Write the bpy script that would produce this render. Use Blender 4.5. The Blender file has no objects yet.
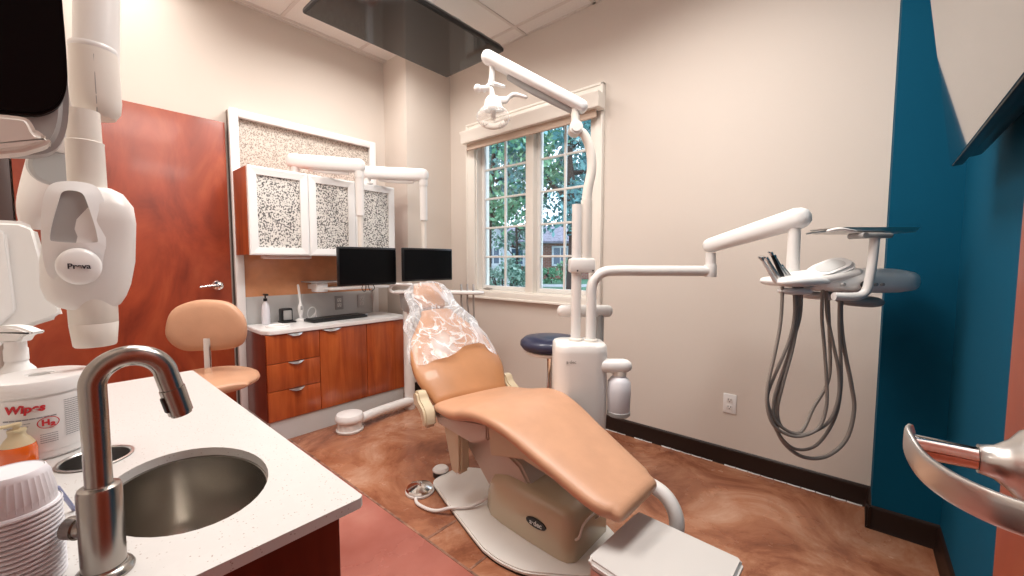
import bpy, bmesh, math, random
from mathutils import Vector, Matrix, noise as mnoise
V = Vector
PI = math.pi
random.seed(7)
sc = bpy.context.scene
COL = sc.collection

# ------------------------------------------------------------------ camera
YAW, PITCH, ROLL, FPX = -0.7120, 0.06507, 0.00176, 403.0
EYE = V((0.0, 0.0, 1.2))
fw = V((math.sin(YAW) * math.cos(PITCH), math.cos(YAW) * math.cos(PITCH), -math.sin(PITCH)))
rt = V((math.cos(YAW), -math.sin(YAW), 0.0))
up = rt.cross(fw)
rt2 = rt * math.cos(ROLL) + up * math.sin(ROLL)
up2 = up * math.cos(ROLL) - rt * math.sin(ROLL)
cam_data = bpy.data.cameras.new('camera')
cam_data.sensor_width = 36.0
cam_data.sensor_fit = 'HORIZONTAL'
cam_data.lens = 36.0 * FPX / 1024.0
cam_data.clip_start = 0.02
cam_data.clip_end = 300
cam = bpy.data.objects.new('camera', cam_data)
COL.objects.link(cam)
M4 = Matrix((rt2, up2, -fw)).transposed().to_4x4()
M4.translation = EYE
cam.matrix_world = M4
sc.camera = cam

# ------------------------------------------------------------------ world and colour
sc.view_settings.view_transform = 'Standard'
sc.view_settings.look = 'None'
sc.view_settings.gamma = 1.0
sc.view_settings.use_curve_mapping = False
sc.view_settings.exposure = 0.32
sc.cycles.use_denoising = True
sc.cycles.max_bounces = 8
sc.cycles.diffuse_bounces = 4
sc.cycles.glossy_bounces = 4
sc.cycles.transparent_max_bounces = 16
sc.cycles.sample_clamp_indirect = 6.0
world = bpy.data.worlds.new('sky')
sc.world = world
world.use_nodes = True
bg = world.node_tree.nodes['Background']
bg.inputs[0].default_value = (0.70, 0.84, 1.0, 1)
bg.inputs[1].default_value = 2.7

CEIL = 3.0
XL, XR, YW, YB = -3.364, 0.30, 2.596, -0.25

def area_light(name, x0, x1, y0, y1, power, color=(1.0, 0.955, 0.905)):
    d = bpy.data.lights.new(name, 'AREA')
    d.shape = 'RECTANGLE'
    d.size = x1 - x0 - 0.06
    d.size_y = y1 - y0 - 0.06
    d.energy = power
    d.color = color
    d.spread = math.radians(160)
    o = bpy.data.objects.new(name, d)
    o.location = ((x0 + x1) / 2, (y0 + y1) / 2, CEIL - 0.022)
    COL.objects.link(o)
    return o
# fluorescent troffers of the dropped ceiling, plus an added fill panel above the television: (x0, x1, y0, y1, watts)
TROFFERS = [(-0.85, -0.28, 0.65, 1.83, 31), (-2.07, -1.50, 0.04, 1.22, 27), (-3.29, -2.72, 0.04, 0.61, 4.5), (-2.70, -2.20, 1.30, 1.83, 17), (-1.48, -0.9, -1.5, -0.4, 20)]  # square panel over the television is added to brighten column and cabinets
TROFFER_LABELS = ['long ceiling light panel nearest the window wall', 'long ceiling light panel between television and sink counter', 'short ceiling light panel in front of the closed wooden door', 'square fill light panel added out of sight above the ceiling television', 'ceiling light panel in the corridor outside the doorway']
for i, t in enumerate(TROFFERS):
    area_light('troffer_lamp', *t)

# ------------------------------------------------------------------ materials
def new_mat(name):
    m = bpy.data.materials.new(name)
    m.use_nodes = True
    return m, m.node_tree.nodes, m.node_tree.links, m.node_tree.nodes['Principled BSDF']

def pbr(name, col, rough=0.5, metal=0.0, spec=0.5, coat=0.0, bump=0.0, bscale=80.0, var=0.0, vscale=6.0, trans=0.0, ior=1.45, aniso=0.0):
    m, n, l, b = new_mat(name)
    b.inputs['Base Color'].default_value = (*col, 1)
    b.inputs['Roughness'].default_value = rough
    b.inputs['Metallic'].default_value = metal
    b.inputs['Specular IOR Level'].default_value = spec
    b.inputs['Coat Weight'].default_value = coat
    b.inputs['Transmission Weight'].default_value = trans
    b.inputs['IOR'].default_value = ior
    tc = n.new('ShaderNodeTexCoord')
    if var > 0:
        t = n.new('ShaderNodeTexNoise'); t.inputs['Scale'].default_value = vscale; t.inputs['Detail'].default_value = 5
        l.new(tc.outputs['Object'], t.inputs['Vector'])
        r = n.new('ShaderNodeValToRGB')
        r.color_ramp.elements[0].position = 0.3; r.color_ramp.elements[1].position = 0.7
        r.color_ramp.elements[0].color = (*[c * (1 - var) for c in col], 1)
        r.color_ramp.elements[1].color = (*[min(1, c * (1 + var)) for c in col], 1)
        l.new(t.outputs['Fac'], r.inputs['Fac']); l.new(r.outputs['Color'], b.inputs['Base Color'])
    if bump > 0:
        t2 = n.new('ShaderNodeTexNoise'); t2.inputs['Scale'].default_value = bscale; t2.inputs['Detail'].default_value = 3
        l.new(tc.outputs['Object'], t2.inputs['Vector'])
        bp = n.new('ShaderNodeBump'); bp.inputs['Strength'].default_value = bump; bp.inputs['Distance'].default_value = 0.002
        l.new(t2.outputs['Fac'], bp.inputs['Height']); l.new(bp.outputs['Normal'], b.inputs['Normal'])
    return m

def ramp(n, stops):
    r = n.new('ShaderNodeValToRGB')
    e = r.color_ramp.elements
    while len(e) < len(stops): e.new(0.5)
    for k, (p, c) in enumerate(stops):
        e[k].position = p; e[k].color = (*c, 1)
    return r

def wood(name, dark, mid, light, scale=(14, 14, 1.2), rough=0.3, coat=0.35):
    m, n, l, b = new_mat(name)
    tc = n.new('ShaderNodeTexCoord'); mp = n.new('ShaderNodeMapping')
    mp.inputs['Scale'].default_value = scale
    l.new(tc.outputs['Object'], mp.inputs['Vector'])
    t = n.new('ShaderNodeTexNoise'); t.inputs['Scale'].default_value = 1.0; t.inputs['Detail'].default_value = 7; t.inputs['Roughness'].default_value = 0.6; t.inputs['Distortion'].default_value = 0.9
    l.new(mp.outputs['Vector'], t.inputs['Vector'])
    r = ramp(n, [(0.28, dark), (0.5, mid), (0.74, light)])
    l.new(t.outputs['Fac'], r.inputs['Fac'])
    t2 = n.new('ShaderNodeTexNoise'); t2.inputs['Scale'].default_value = 5.0; t2.inputs['Detail'].default_value = 3
    mp2 = n.new('ShaderNodeMapping'); mp2.inputs['Scale'].default_value = (1.2, 1.2, 0.7)
    l.new(tc.outputs['Object'], mp2.inputs['Vector']); l.new(mp2.outputs['Vector'], t2.inputs['Vector'])
    mx = n.new('ShaderNodeMix'); mx.data_type = 'RGBA'; mx.blend_type = 'MULTIPLY'
    r2 = ramp(n, [(0.3, (0.72, 0.68, 0.66)), (0.65, (1, 1, 1))])
    l.new(t2.outputs['Fac'], r2.inputs['Fac'])
    mx.inputs[0].default_value = 0.8
    l.new(r.outputs['Color'], mx.inputs[6]); l.new(r2.outputs['Color'], mx.inputs[7])
    l.new(mx.outputs[2], b.inputs['Base Color'])
    b.inputs['Roughness'].default_value = rough
    b.inputs['Coat Weight'].default_value = coat
    b.inputs['Coat Roughness'].default_value = 0.12
    return m

def mat_floor():
    m, n, l, b = new_mat('stained_concrete')
    g = n.new('ShaderNodeNewGeometry')
    t = n.new('ShaderNodeTexNoise'); t.inputs['Scale'].default_value = 1.9; t.inputs['Detail'].default_value = 11; t.inputs['Roughness'].default_value = 0.70; t.inputs['Distortion'].default_value = 1.0
    l.new(g.outputs['Position'], t.inputs['Vector'])
    brown = ramp(n, [(0.30, (0.13, 0.040, 0.020)), (0.43, (0.27, 0.095, 0.048)), (0.53, (0.40, 0.170, 0.092)), (0.63, (0.50, 0.27, 0.175)), (0.76, (0.64, 0.44, 0.33))])
    l.new(t.outputs['Fac'], brown.inputs['Fac'])
    t2 = n.new('ShaderNodeTexNoise'); t2.inputs['Scale'].default_value = 2.4; t2.inputs['Detail'].default_value = 7
    l.new(g.outputs['Position'], t2.inputs['Vector'])
    red = ramp(n, [(0.3, (0.27, 0.075, 0.055)), (0.55, (0.42, 0.15, 0.115)), (0.8, (0.54, 0.25, 0.20))])
    l.new(t2.outputs['Fac'], red.inputs['Fac'])
    sep = n.new('ShaderNodeSeparateXYZ'); l.new(g.outputs['Position'], sep.inputs[0])
    def cmp(sock, val, op):
        q = n.new('ShaderNodeMath'); q.operation = op
        l.new(sock, q.inputs[0]); q.inputs[1].default_value = val
        return q.outputs[0]
    def mul(a, bb):
        q = n.new('ShaderNodeMath'); q.operation = 'MULTIPLY'
        l.new(a, q.inputs[0]); l.new(bb, q.inputs[1]); return q.outputs[0]
    front = cmp(sep.outputs['Y'], 1.025, 'LESS_THAN')
    mx = n.new('ShaderNodeMix'); mx.data_type = 'RGBA'
    l.new(front, mx.inputs[0]); l.new(brown.outputs['Color'], mx.inputs[6]); l.new(red.outputs['Color'], mx.inputs[7])
    l.new(mx.outputs[2], b.inputs['Base Color'])
    t3 = n.new('ShaderNodeTexNoise'); t3.inputs['Scale'].default_value = 6; t3.inputs['Detail'].default_value = 5
    l.new(g.outputs['Position'], t3.inputs['Vector'])
    rr = n.new('ShaderNodeMapRange'); rr.inputs['To Min'].default_value = 0.12; rr.inputs['To Max'].default_value = 0.38
    l.new(t3.outputs['Fac'], rr.inputs['Value']); l.new(rr.outputs[0], b.inputs['Roughness'])
    bp = n.new('ShaderNodeBump'); bp.inputs['Strength'].default_value = 0.12; bp.inputs['Distance'].default_value = 0.01
    l.new(t.outputs['Fac'], bp.inputs['Height']); l.new(bp.outputs['Normal'], b.inputs['Normal'])
    return m

def mat_speckle(name, base, dots, scale, thr, rough=0.35, seed=0.0):
    m, n, l, b = new_mat(name)
    tc = n.new('ShaderNodeTexCoord')
    t = n.new('ShaderNodeTexNoise'); t.inputs['Scale'].default_value = scale; t.inputs['Detail'].default_value = 1.0; t.noise_dimensions = '3D'
    mp = n.new('ShaderNodeMapping'); mp.inputs['Location'].default_value = (seed, seed, seed)
    l.new(tc.outputs['Object'], mp.inputs[0]); l.new(mp.outputs[0], t.inputs['Vector'])
    r = ramp(n, [(thr - 0.03, base), (thr + 0.02, dots[0]), (thr + 0.18, dots[1])])
    l.new(t.outputs['Fac'], r.inputs['Fac']); l.new(r.outputs['Color'], b.inputs['Base Color'])
    b.inputs['Roughness'].default_value = rough
    return m

def mat_quartz():
    m, n, l, b = new_mat('white_quartz')
    g = n.new('ShaderNodeNewGeometry')
    v = n.new('ShaderNodeTexVoronoi'); v.inputs['Scale'].default_value = 170
    l.new(g.outputs['Position'], v.inputs['Vector'])
    r = ramp(n, [(0.0, (0.28, 0.21, 0.19)), (0.13, (0.36, 0.30, 0.27)), (0.20, (0.60, 0.59, 0.575))])
    l.new(v.outputs['Distance'], r.inputs['Fac'])
    t = n.new('ShaderNodeTexNoise'); t.inputs['Scale'].default_value = 60; t.inputs['Detail'].default_value = 4
    l.new(g.outputs['Position'], t.inputs['Vector'])
    r2 = ramp(n, [(0.46, (0.84, 0.82, 0.80)), (0.54, (1, 1, 1))])
    l.new(t.outputs['Fac'], r2.inputs['Fac'])
    mask = ramp(n, [(0.47, (0, 0, 0)), (0.52, (1, 1, 1))])
    l.new(t.outputs['Fac'], mask.inputs['Fac'])
    mx = n.new('ShaderNodeMix'); mx.data_type = 'RGBA'
    l.new(mask.outputs['Color'], mx.inputs[0])
    mx.inputs[6].default_value = (0.59, 0.58, 0.565, 1)
    l.new(r.outputs['Color'], mx.inputs[7]); l.new(mx.outputs[2], b.inputs['Base Color'])
    b.inputs['Roughness'].default_value = 0.3
    b.inputs['Coat Weight'].default_value = 0.15
    return m

def mat_glass_pane():
    m, n, l, b = new_mat('window_glass')
    n.remove(b)
    out = n['Material Output']
    tr = n.new('ShaderNodeBsdfTransparent'); gl = n.new('ShaderNodeBsdfGlossy'); gl.inputs['Roughness'].default_value = 0.02
    fr = n.new('ShaderNodeFresnel'); fr.inputs['IOR'].default_value = 1.3
    mx = n.new('ShaderNodeMixShader')
    l.new(fr.outputs[0], mx.inputs[0]); l.new(tr.outputs[0], mx.inputs[1]); l.new(gl.outputs[0], mx.inputs[2]); l.new(mx.outputs[0], out.inputs[0])
    return m

def mat_film(name, lo, hi, scale=14, tint=(0.92, 0.94, 0.97), stretch=(1, 1, 1), p0=0.5, p1=0.72, edge=0.45):
    m, n, l, b = new_mat(name)
    out = n['Material Output']
    b.inputs['Base Color'].default_value = (*tint, 1); b.inputs['Roughness'].default_value = 0.2; b.inputs['Specular IOR Level'].default_value = 0.9
    tr = n.new('ShaderNodeBsdfTransparent')
    tc = n.new('ShaderNodeTexCoord'); mp = n.new('ShaderNodeMapping'); mp.inputs['Scale'].default_value = stretch
    l.new(tc.outputs['Object'], mp.inputs[0])
    t = n.new('ShaderNodeTexNoise')
    t.inputs['Scale'].default_value = scale; t.inputs['Detail'].default_value = 4; t.inputs['Distortion'].default_value = 1.2
    l.new(mp.outputs[0], t.inputs['Vector'])
    # creases: thin bright ridges of the noise
    sb = n.new('ShaderNodeMath'); sb.operation = 'SUBTRACT'; sb.inputs[1].default_value = 0.5
    ab = n.new('ShaderNodeMath'); ab.operation = 'ABSOLUTE'
    l.new(t.outputs['Fac'], sb.inputs[0]); l.new(sb.outputs[0], ab.inputs[0])
    mr = n.new('ShaderNodeMapRange'); mr.inputs['From Min'].default_value = 0.0; mr.inputs['From Max'].default_value = 0.030
    mr.inputs['To Min'].default_value = hi; mr.inputs['To Max'].default_value = lo
    l.new(ab.outputs[0], mr.inputs['Value'])
    t2 = n.new('ShaderNodeTexNoise'); t2.inputs['Scale'].default_value = scale * 0.6; t2.inputs['Detail'].default_value = 2
    l.new(mp.outputs[0], t2.inputs['Vector'])
    mr2 = n.new('ShaderNodeMapRange'); mr2.inputs['From Min'].default_value = p0; mr2.inputs['From Max'].default_value = p1; mr2.inputs['To Max'].default_value = hi * 0.8
    l.new(t2.outputs['Fac'], mr2.inputs['Value'])
    lw = n.new('ShaderNodeLayerWeight'); lw.inputs['Blend'].default_value = 0.35
    ml = n.new('ShaderNodeMath'); ml.operation = 'MULTIPLY'; ml.inputs[1].default_value = edge
    l.new(lw.outputs['Facing'], ml.inputs[0])
    a1 = n.new('ShaderNodeMath'); a1.operation = 'ADD'; l.new(mr.outputs[0], a1.inputs[0]); l.new(mr2.outputs[0], a1.inputs[1])
    a2 = n.new('ShaderNodeMath'); a2.operation = 'ADD'; a2.use_clamp = True; l.new(a1.outputs[0], a2.inputs[0]); l.new(ml.outputs[0], a2.inputs[1])
    bp = n.new('ShaderNodeBump'); bp.inputs['Strength'].default_value = 0.6; bp.inputs['Distance'].default_value = 0.015
    l.new(t.outputs['Fac'], bp.inputs['Height']); l.new(bp.outputs['Normal'], b.inputs['Normal'])
    mx = n.new('ShaderNodeMixShader')
    l.new(a2.outputs[0], mx.inputs[0]); l.new(tr.outputs[0], mx.inputs[1]); l.new(b.outputs[0], mx.inputs[2]); l.new(mx.outputs[0], out.inputs[0])
    return m

def mat_brick():
    m, n, l, b = new_mat('house_brick')
    tc = n.new('ShaderNodeTexCoord'); mp = n.new('ShaderNodeMapping'); mp.inputs['Rotation'].default_value = (PI / 2, 0, 0)
    br = n.new('ShaderNodeTexBrick'); br.inputs['Scale'].default_value = 3.0
    br.inputs['Color1'].default_value = (0.30, 0.12, 0.08, 1); br.inputs['Color2'].default_value = (0.24, 0.10, 0.075, 1); br.inputs['Mortar'].default_value = (0.35, 0.28, 0.25, 1)
    l.new(tc.outputs['Object'], mp.inputs[0]); l.new(mp.outputs[0], br.inputs['Vector']); l.new(br.outputs['Color'], b.inputs['Base Color'])
    b.inputs['Roughness'].default_value = 0.9
    return m

def mat_leaf(name, a, c):
    m, n, l, b = new_mat(name)
    g = n.new('ShaderNodeNewGeometry')
    r = ramp(n, [(0.0, a), (1.0, c)])
    l.new(g.outputs['Random Per Island'], r.inputs['Fac']); l.new(r.outputs['Color'], b.inputs['Base Color'])
    b.inputs['Roughness'].default_value = 0.6
    return m

def mat_emit(name, col, s):
    m, n, l, b = new_mat(name)
    b.inputs['Base Color'].default_value = (0.8, 0.8, 0.8, 1)
    b.inputs['Emission Color'].default_value = (*col, 1)
    b.inputs['Emission Strength'].default_value = s
    return m

M = {
 'wall': pbr('beige_wall_paint', (0.690, 0.615, 0.550), 0.75, bump=0.25, bscale=220),
 'teal': pbr('teal_wall_paint', (0.001, 0.075, 0.140), 0.8, spec=0.15, bump=0.25, bscale=220),
 'ceil': pbr('ceiling_tile', (0.82, 0.78, 0.74), 0.9, bump=0.6, bscale=120, var=0.05, vscale=140),
 'grid': pbr('ceiling_grid_metal', (0.70, 0.64, 0.60), 0.5),
 'floor': mat_floor(),
 'joint': pbr('floor_joint', (0.26, 0.13, 0.085), 0.7, var=0.6, vscale=25),
 'base': pbr('dark_rubber_base', (0.020, 0.009, 0.006), 0.4, spec=0.3),
 'door': wood('cherry_door', (0.17, 0.020, 0.007), (0.33, 0.050, 0.016), (0.46, 0.100, 0.035), (4, 4, 1.6), 0.42, 0.1),
 'doordark': pbr('dark_jamb', (0.06, 0.035, 0.03), 0.4),
 'jamb': pbr('shaded_side_panel', (0.15, 0.105, 0.08), 0.35, 0.3),  # aluminium side, its shade put into the dark colour
 'cab': wood('cherry_cabinet', (0.26, 0.040, 0.008), (0.44, 0.085, 0.018), (0.62, 0.165, 0.040), (13, 13, 1.0), 0.3, 0.3),
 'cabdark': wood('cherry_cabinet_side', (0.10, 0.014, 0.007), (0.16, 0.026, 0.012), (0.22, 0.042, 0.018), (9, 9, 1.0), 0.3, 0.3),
 'copper': pbr('copper_laminate', (0.70, 0.33, 0.165), 0.16, 0.0, coat=0.6, var=0.12, vscale=8),
 'greylam': pbr('grey_laminate', (0.60, 0.60, 0.59), 0.3),
 'white': pbr('white_lacquer', (0.84, 0.83, 0.82), 0.28, coat=0.2),
 'plast': pbr('white_plastic', (0.78, 0.755, 0.73), 0.32),
 'plast2': pbr('cream_plastic', (0.74, 0.69, 0.63), 0.34),
 'lid': pbr('pale_grey_lid', (0.60, 0.58, 0.56), 0.3, coat=0.2),
 'gplast': pbr('grey_plastic', (0.36, 0.35, 0.34), 0.4),
 'trim': pbr('cream_window_paint', (0.86, 0.81, 0.74), 0.4),
 'sash': pbr('white_window_vinyl', (0.80, 0.78, 0.75), 0.35),
 'shade': pbr('shade_fabric', (0.50, 0.38, 0.30), 0.9, bump=0.4, bscale=400),
 'speck': mat_speckle('speckled_door_glass', (0.74, 0.71, 0.67), ((0.22, 0.21, 0.20), (0.04, 0.04, 0.04)), 100, 0.54, 0.3),
 'speck2': mat_speckle('speckled_panel', (0.72, 0.66, 0.59), ((0.46, 0.39, 0.33), (0.28, 0.23, 0.19)), 125, 0.53, 0.4, 3.0),
 'screen': pbr('black_screen', (0.002, 0.002, 0.0025), 0.35, spec=0.12),
 'mirrorscreen': pbr('glossy_black_screen', (0.012, 0.010, 0.009), 0.06, spec=1.0, coat=1.0),
 'ceilscreen': pbr('ceiling_tv_screen', (0.016, 0.011, 0.009), 0.08, spec=0.45),
 'black': pbr('black_plastic', (0.012, 0.012, 0.013), 0.3),
 'chrome': pbr('chrome', (0.82, 0.80, 0.78), 0.10, 1.0),
 'nickel': pbr('brushed_nickel', (0.38, 0.35, 0.32), 0.27, 1.0),
 'sink': pbr('brushed_sink_steel', (0.50, 0.47, 0.43), 0.27, 1.0),
 'satin': pbr('satin_metal', (0.60, 0.58, 0.56), 0.3, 1.0),
 'tan': pbr('tan_vinyl', (0.46, 0.215, 0.095), 0.36, coat=0.15, bump=0.35, bscale=260, var=0.07, vscale=9),
 'tan2': pbr('pale_tan_vinyl', (0.56, 0.305, 0.185), 0.38, bump=0.3, bscale=260, var=0.06, vscale=10),
 'navy': pbr('navy_vinyl', (0.022, 0.026, 0.065), 0.38, coat=0.2),
 'khaki': pbr('khaki_painted_casting', (0.55, 0.49, 0.35), 0.25, coat=0.5),
 'khaki2': pbr('cream_painted_casting', (0.62, 0.52, 0.36), 0.3, coat=0.3),
 'plate': pbr('offwhite_base_plate', (0.82, 0.81, 0.77), 0.3, coat=0.2),
 'lift': pbr('grey_lift_cover', (0.58, 0.53, 0.47), 0.35),
 'hose': pbr('grey_hose', (0.27, 0.235, 0.21), 0.45),
 'quartz': mat_quartz(),
 'glass': mat_glass_pane(),
 'film': mat_film('clear_plastic_film', 0.07, 0.46, 4.5, (0.95, 0.97, 1.0), (1.6, 1.6, 0.35), 0.52, 0.70, 0.6),
 'dome': mat_film('clear_lamp_dome', 0.10, 0.22, 5, (0.9, 0.88, 0.86)),
 'paper': pbr('white_paper', (0.80, 0.80, 0.79), 0.6),
 'label': pbr('printed_label', (0.80, 0.79, 0.78), 0.45),
 'red': pbr('red_print', (0.55, 0.02, 0.03), 0.5),
 'greyink': pbr('grey_print', (0.28, 0.28, 0.30), 0.6),
 'ink': pbr('dark_print', (0.03, 0.03, 0.04), 0.5),
 'orange': pbr('orange_soap', (0.95, 0.16, 0.01), 0.12, trans=0.35, coat=0.6),
 'amber': pbr('translucent_pump', (0.72, 0.60, 0.38), 0.3, trans=0.3),
 'cup': pbr('white_cup_plastic', (0.72, 0.71, 0.75), 0.38),
 'stick': pbr('blue_grey_stick', (0.30, 0.33, 0.52), 0.35),
 'dark': pbr('dark_cavity', (0.012, 0.012, 0.012), 0.8),
 'brick': mat_brick(),
 'roof': pbr('grey_shingles', (0.20, 0.19, 0.24), 0.9, var=0.3, vscale=6),
 'siding': pbr('white_siding', (0.62, 0.66, 0.72), 0.8),
 'hglass': pbr('house_window_glass', (0.10, 0.15, 0.22), 0.1),
 'lawn': pbr('lawn', (0.06, 0.17, 0.10), 0.95, var=0.4, vscale=3),
 'drive': pbr('driveway', (0.36, 0.38, 0.40), 0.9),
 'bark': pbr('bark', (0.055, 0.038, 0.032), 0.9, bump=0.8, bscale=30),
 'leaf1': mat_leaf('green_leaves', (0.06, 0.22, 0.12), (0.30, 0.55, 0.34)),
 'leaf2': mat_leaf('blue_green_leaves', (0.03, 0.13, 0.15), (0.20, 0.42, 0.43)),
 'leaf3': mat_leaf('pale_leaves', (0.05, 0.14, 0.11), (0.30, 0.46, 0.38)),
 'lampface': mat_emit('troffer_diffuser', (1.0, 0.93, 0.85), 2.0),
}

# ------------------------------------------------------------------ builders
ORG = {}
def thing(name, label, cat, loc, group=None):
    o = bpy.data.objects.new(name, None)
    o.empty_display_size = 0.05
    COL.objects.link(o); o.location = loc
    ORG[o.name] = V(loc)
    o['label'] = label; o['category'] = cat
    if group: o['group'] = group
    return o
def tag(o, label, cat, group=None):
    o['label'] = label; o['category'] = cat
    if group: o['group'] = group
    return o
def obj(name, bm, mat, parent=None, smooth=True, angle=35, kind=None, origin=None, label=None, sub=0, solid=0.0):
    """bm is in world coordinates; the object keeps them"""
    bmesh.ops.recalc_face_normals(bm, faces=bm.faces)
    me = bpy.data.meshes.new(name)
    org = ORG[parent.name] if parent else (V(origin) if origin else V((0, 0, 0)))
    if org.length > 0: bmesh.ops.translate(bm, verts=bm.verts, vec=-org)
    bm.to_mesh(me); bm.free()
    me.materials.append(mat)
    if smooth:
        for p in me.polygons: p.use_smooth = True
        me.set_sharp_from_angle(angle=math.radians(angle))
    o = bpy.data.objects.new(name, me); COL.objects.link(o)
    if parent: o.parent = parent
    else: o.location = org
    ORG[o.name] = org
    if kind: o['kind'] = kind
    if label: o['label'] = label
    if solid:
        md = o.modifiers.new('thickness', 'SOLIDIFY'); md.thickness = solid
    if sub:
        md = o.modifiers.new('smooth', 'SUBSURF'); md.levels = sub; md.render_levels = sub
    return o
def struct(name, bm, mat, parent=None, **k):
    return obj(name, bm, mat, parent, kind=None if parent else 'structure', **k)
def copy_tree(o, loc=None, label=None, group=None, parent=None):
    c = o.copy(); COL.objects.link(c)
    ORG[c.name] = V(loc) if loc is not None else ORG.get(o.name, V((0, 0, 0)))
    if loc is not None: c.location = loc
    if label: c['label'] = label
    if group: c['group'] = group
    if parent: c.parent = parent
    for ch in list(o.children): copy_tree(ch, parent=c)
    return c
def B(): return bmesh.new()
def box(bm, x0, x1, y0, y1, z0, z1, bev=0.0, seg=2, mat=None):
    vs = [bm.verts.new((x, y, z)) for x in (x0, x1) for y in (y0, y1) for z in (z0, z1)]
    F = [(0,1,3,2),(4,6,7,5),(0,4,5,1),(2,3,7,6),(0,2,6,4),(1,5,7,3)]
    fs = [bm.faces.new([vs[i] for i in f]) for f in F]
    if bev > 0:
        es = list({e for f in fs for e in f.edges})
        r = bmesh.ops.bevel(bm, geom=es, offset=bev, segments=seg, affect='EDGES', profile=0.5)
        vs = list({v for f in r['faces'] for v in f.verts} | {v for v in vs if v.is_valid})
    if mat is not None:
        bmesh.ops.transform(bm, matrix=mat, verts=[v for v in vs if v.is_valid])
    return bm
def bx(*a, **k):
    return box(B(), *a, **k)
def obox(bm, c, ex, ey, ez, sx, sy, sz, bev=0.0, seg=2):
    """oriented box about centre c with axes ex ey ez and full sizes"""
    m = Matrix((V(ex).normalized(), V(ey).normalized(), V(ez).normalized())).transposed().to_4x4(); m.translation = V(c)
    t = B(); box(t, -sx/2, sx/2, -sy/2, sy/2, -sz/2, sz/2, bev, seg)
    bmesh.ops.transform(t, matrix=m, verts=t.verts)
    me = bpy.data.meshes.new('t'); t.to_mesh(me); t.free(); bm.from_mesh(me); bpy.data.meshes.remove(me)
    return bm
def frame_of(d):
    d = V(d).normalized()
    a = V((0, 0, 1)) if abs(d.z) < 0.9 else V((1, 0, 0))
    u = d.cross(a).normalized(); return u, d.cross(u).normalized()
def ring(bm, c, u, v, r1, r2, seg, ex=2.0, rot=0.0):
    out = []
    for i in range(seg):
        t = 2 * PI * i / seg + rot
        ct, st = math.cos(t), math.sin(t)
        x = math.copysign(abs(ct) ** (2 / ex), ct) * r1
        y = math.copysign(abs(st) ** (2 / ex), st) * r2
        out.append(bm.verts.new(V(c) + V(u) * x + V(v) * y))
    return out
def skin(bm, rings, cap0=True, cap1=True):
    for a, b in zip(rings, rings[1:]):
        n = len(a)
        for i in range(n):
            bm.faces.new((a[i], a[(i+1) % n], b[(i+1) % n], b[i]))
    if cap0: bm.faces.new(rings[0])
    if cap1: bm.faces.new(rings[-1])
def cyl(bm, p0, p1, r0, r1=None, seg=24):
    r1 = r0 if r1 is None else r1
    u, v = frame_of(V(p1) - V(p0))
    skin(bm, [ring(bm, p0, u, v, r0, r0, seg), ring(bm, p1, u, v, r1, r1, seg)])
    return bm
def lathe(bm, prof, c=(0,0,0), axis=(0,0,1), seg=32, cap0=True, cap1=True):
    u, v = frame_of(axis); ax = V(axis).normalized()
    rs = [ring(bm, V(c) + ax * h, u, v, max(r, 1e-4), max(r, 1e-4), seg) for r, h in prof]
    skin(bm, rs, cap0, cap1)
    return bm
def smooth_pts(pts, n=6):
    P = [V(p) for p in pts]
    if len(P) < 3: return P
    out = []
    Q = [P[0] * 2 - P[1]] + P + [P[-1] * 2 - P[-2]]
    for i in range(1, len(Q) - 2):
        a, b, c, d = Q[i-1], Q[i], Q[i+1], Q[i+2]
        for k in range(n):
            t = k / n
            out.append(0.5 * ((2*b) + (c-a)*t + (2*a-5*b+4*c-d)*t*t + (3*b-a-3*c+d)*t**3))
    out.append(P[-1]); return out
def tube(bm, pts, r, seg=14, n=6, round_ends=False, r2=None, ex=2.0, upv=None):
    P = smooth_pts(pts, n) if n > 1 else [V(p) for p in pts]
    N = len(P); rad = r if callable(r) else (lambda t: r)
    rings = []
    u = None
    for i, p in enumerate(P):
        d = (P[min(i+1, N-1)] - P[max(i-1, 0)]).normalized()
        if upv is not None:
            u = d.cross(V(upv)).normalized()
        elif u is None: u, _ = frame_of(d)
        else: u = (u - d * u.dot(d)).normalized()
        v = d.cross(u).normalized()
        rr = rad(i / max(1, N-1)); rb = rr if r2 is None else r2 * rr / rad(0)
        if round_ends and i == 0:
            for f, g in ((1.0, 0.25), (0.85, 0.6), (0.5, 0.87)):
                rings.append(ring(bm, p - d * rr * f, u, v, rr * g, rb * g, seg, ex))
        rings.append(ring(bm, p, u, v, rr, rb, seg, ex))
        if round_ends and i == N-1:
            for f, g in ((0.5, 0.87), (0.85, 0.6), (1.0, 0.25)):
                rings.append(ring(bm, p + d * rr * f, u, v, rr * g, rb * g, seg, ex))
    skin(bm, rings); return bm
def ball(bm, c, rx, ry=None, rz=None, seg=20, ex=(1,0,0), ey=(0,1,0), ez=(0,0,1)):
    ry = rx if ry is None else ry; rz = rx if rz is None else rz
    rings = []
    for k in range(1, 12):
        t = PI * k / 12
        rings.append(ring(bm, V(c) + V(ez) * (-math.cos(t) * rz), V(ex), V(ey), rx * math.sin(t), ry * math.sin(t), seg))
    skin(bm, rings); return bm
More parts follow.
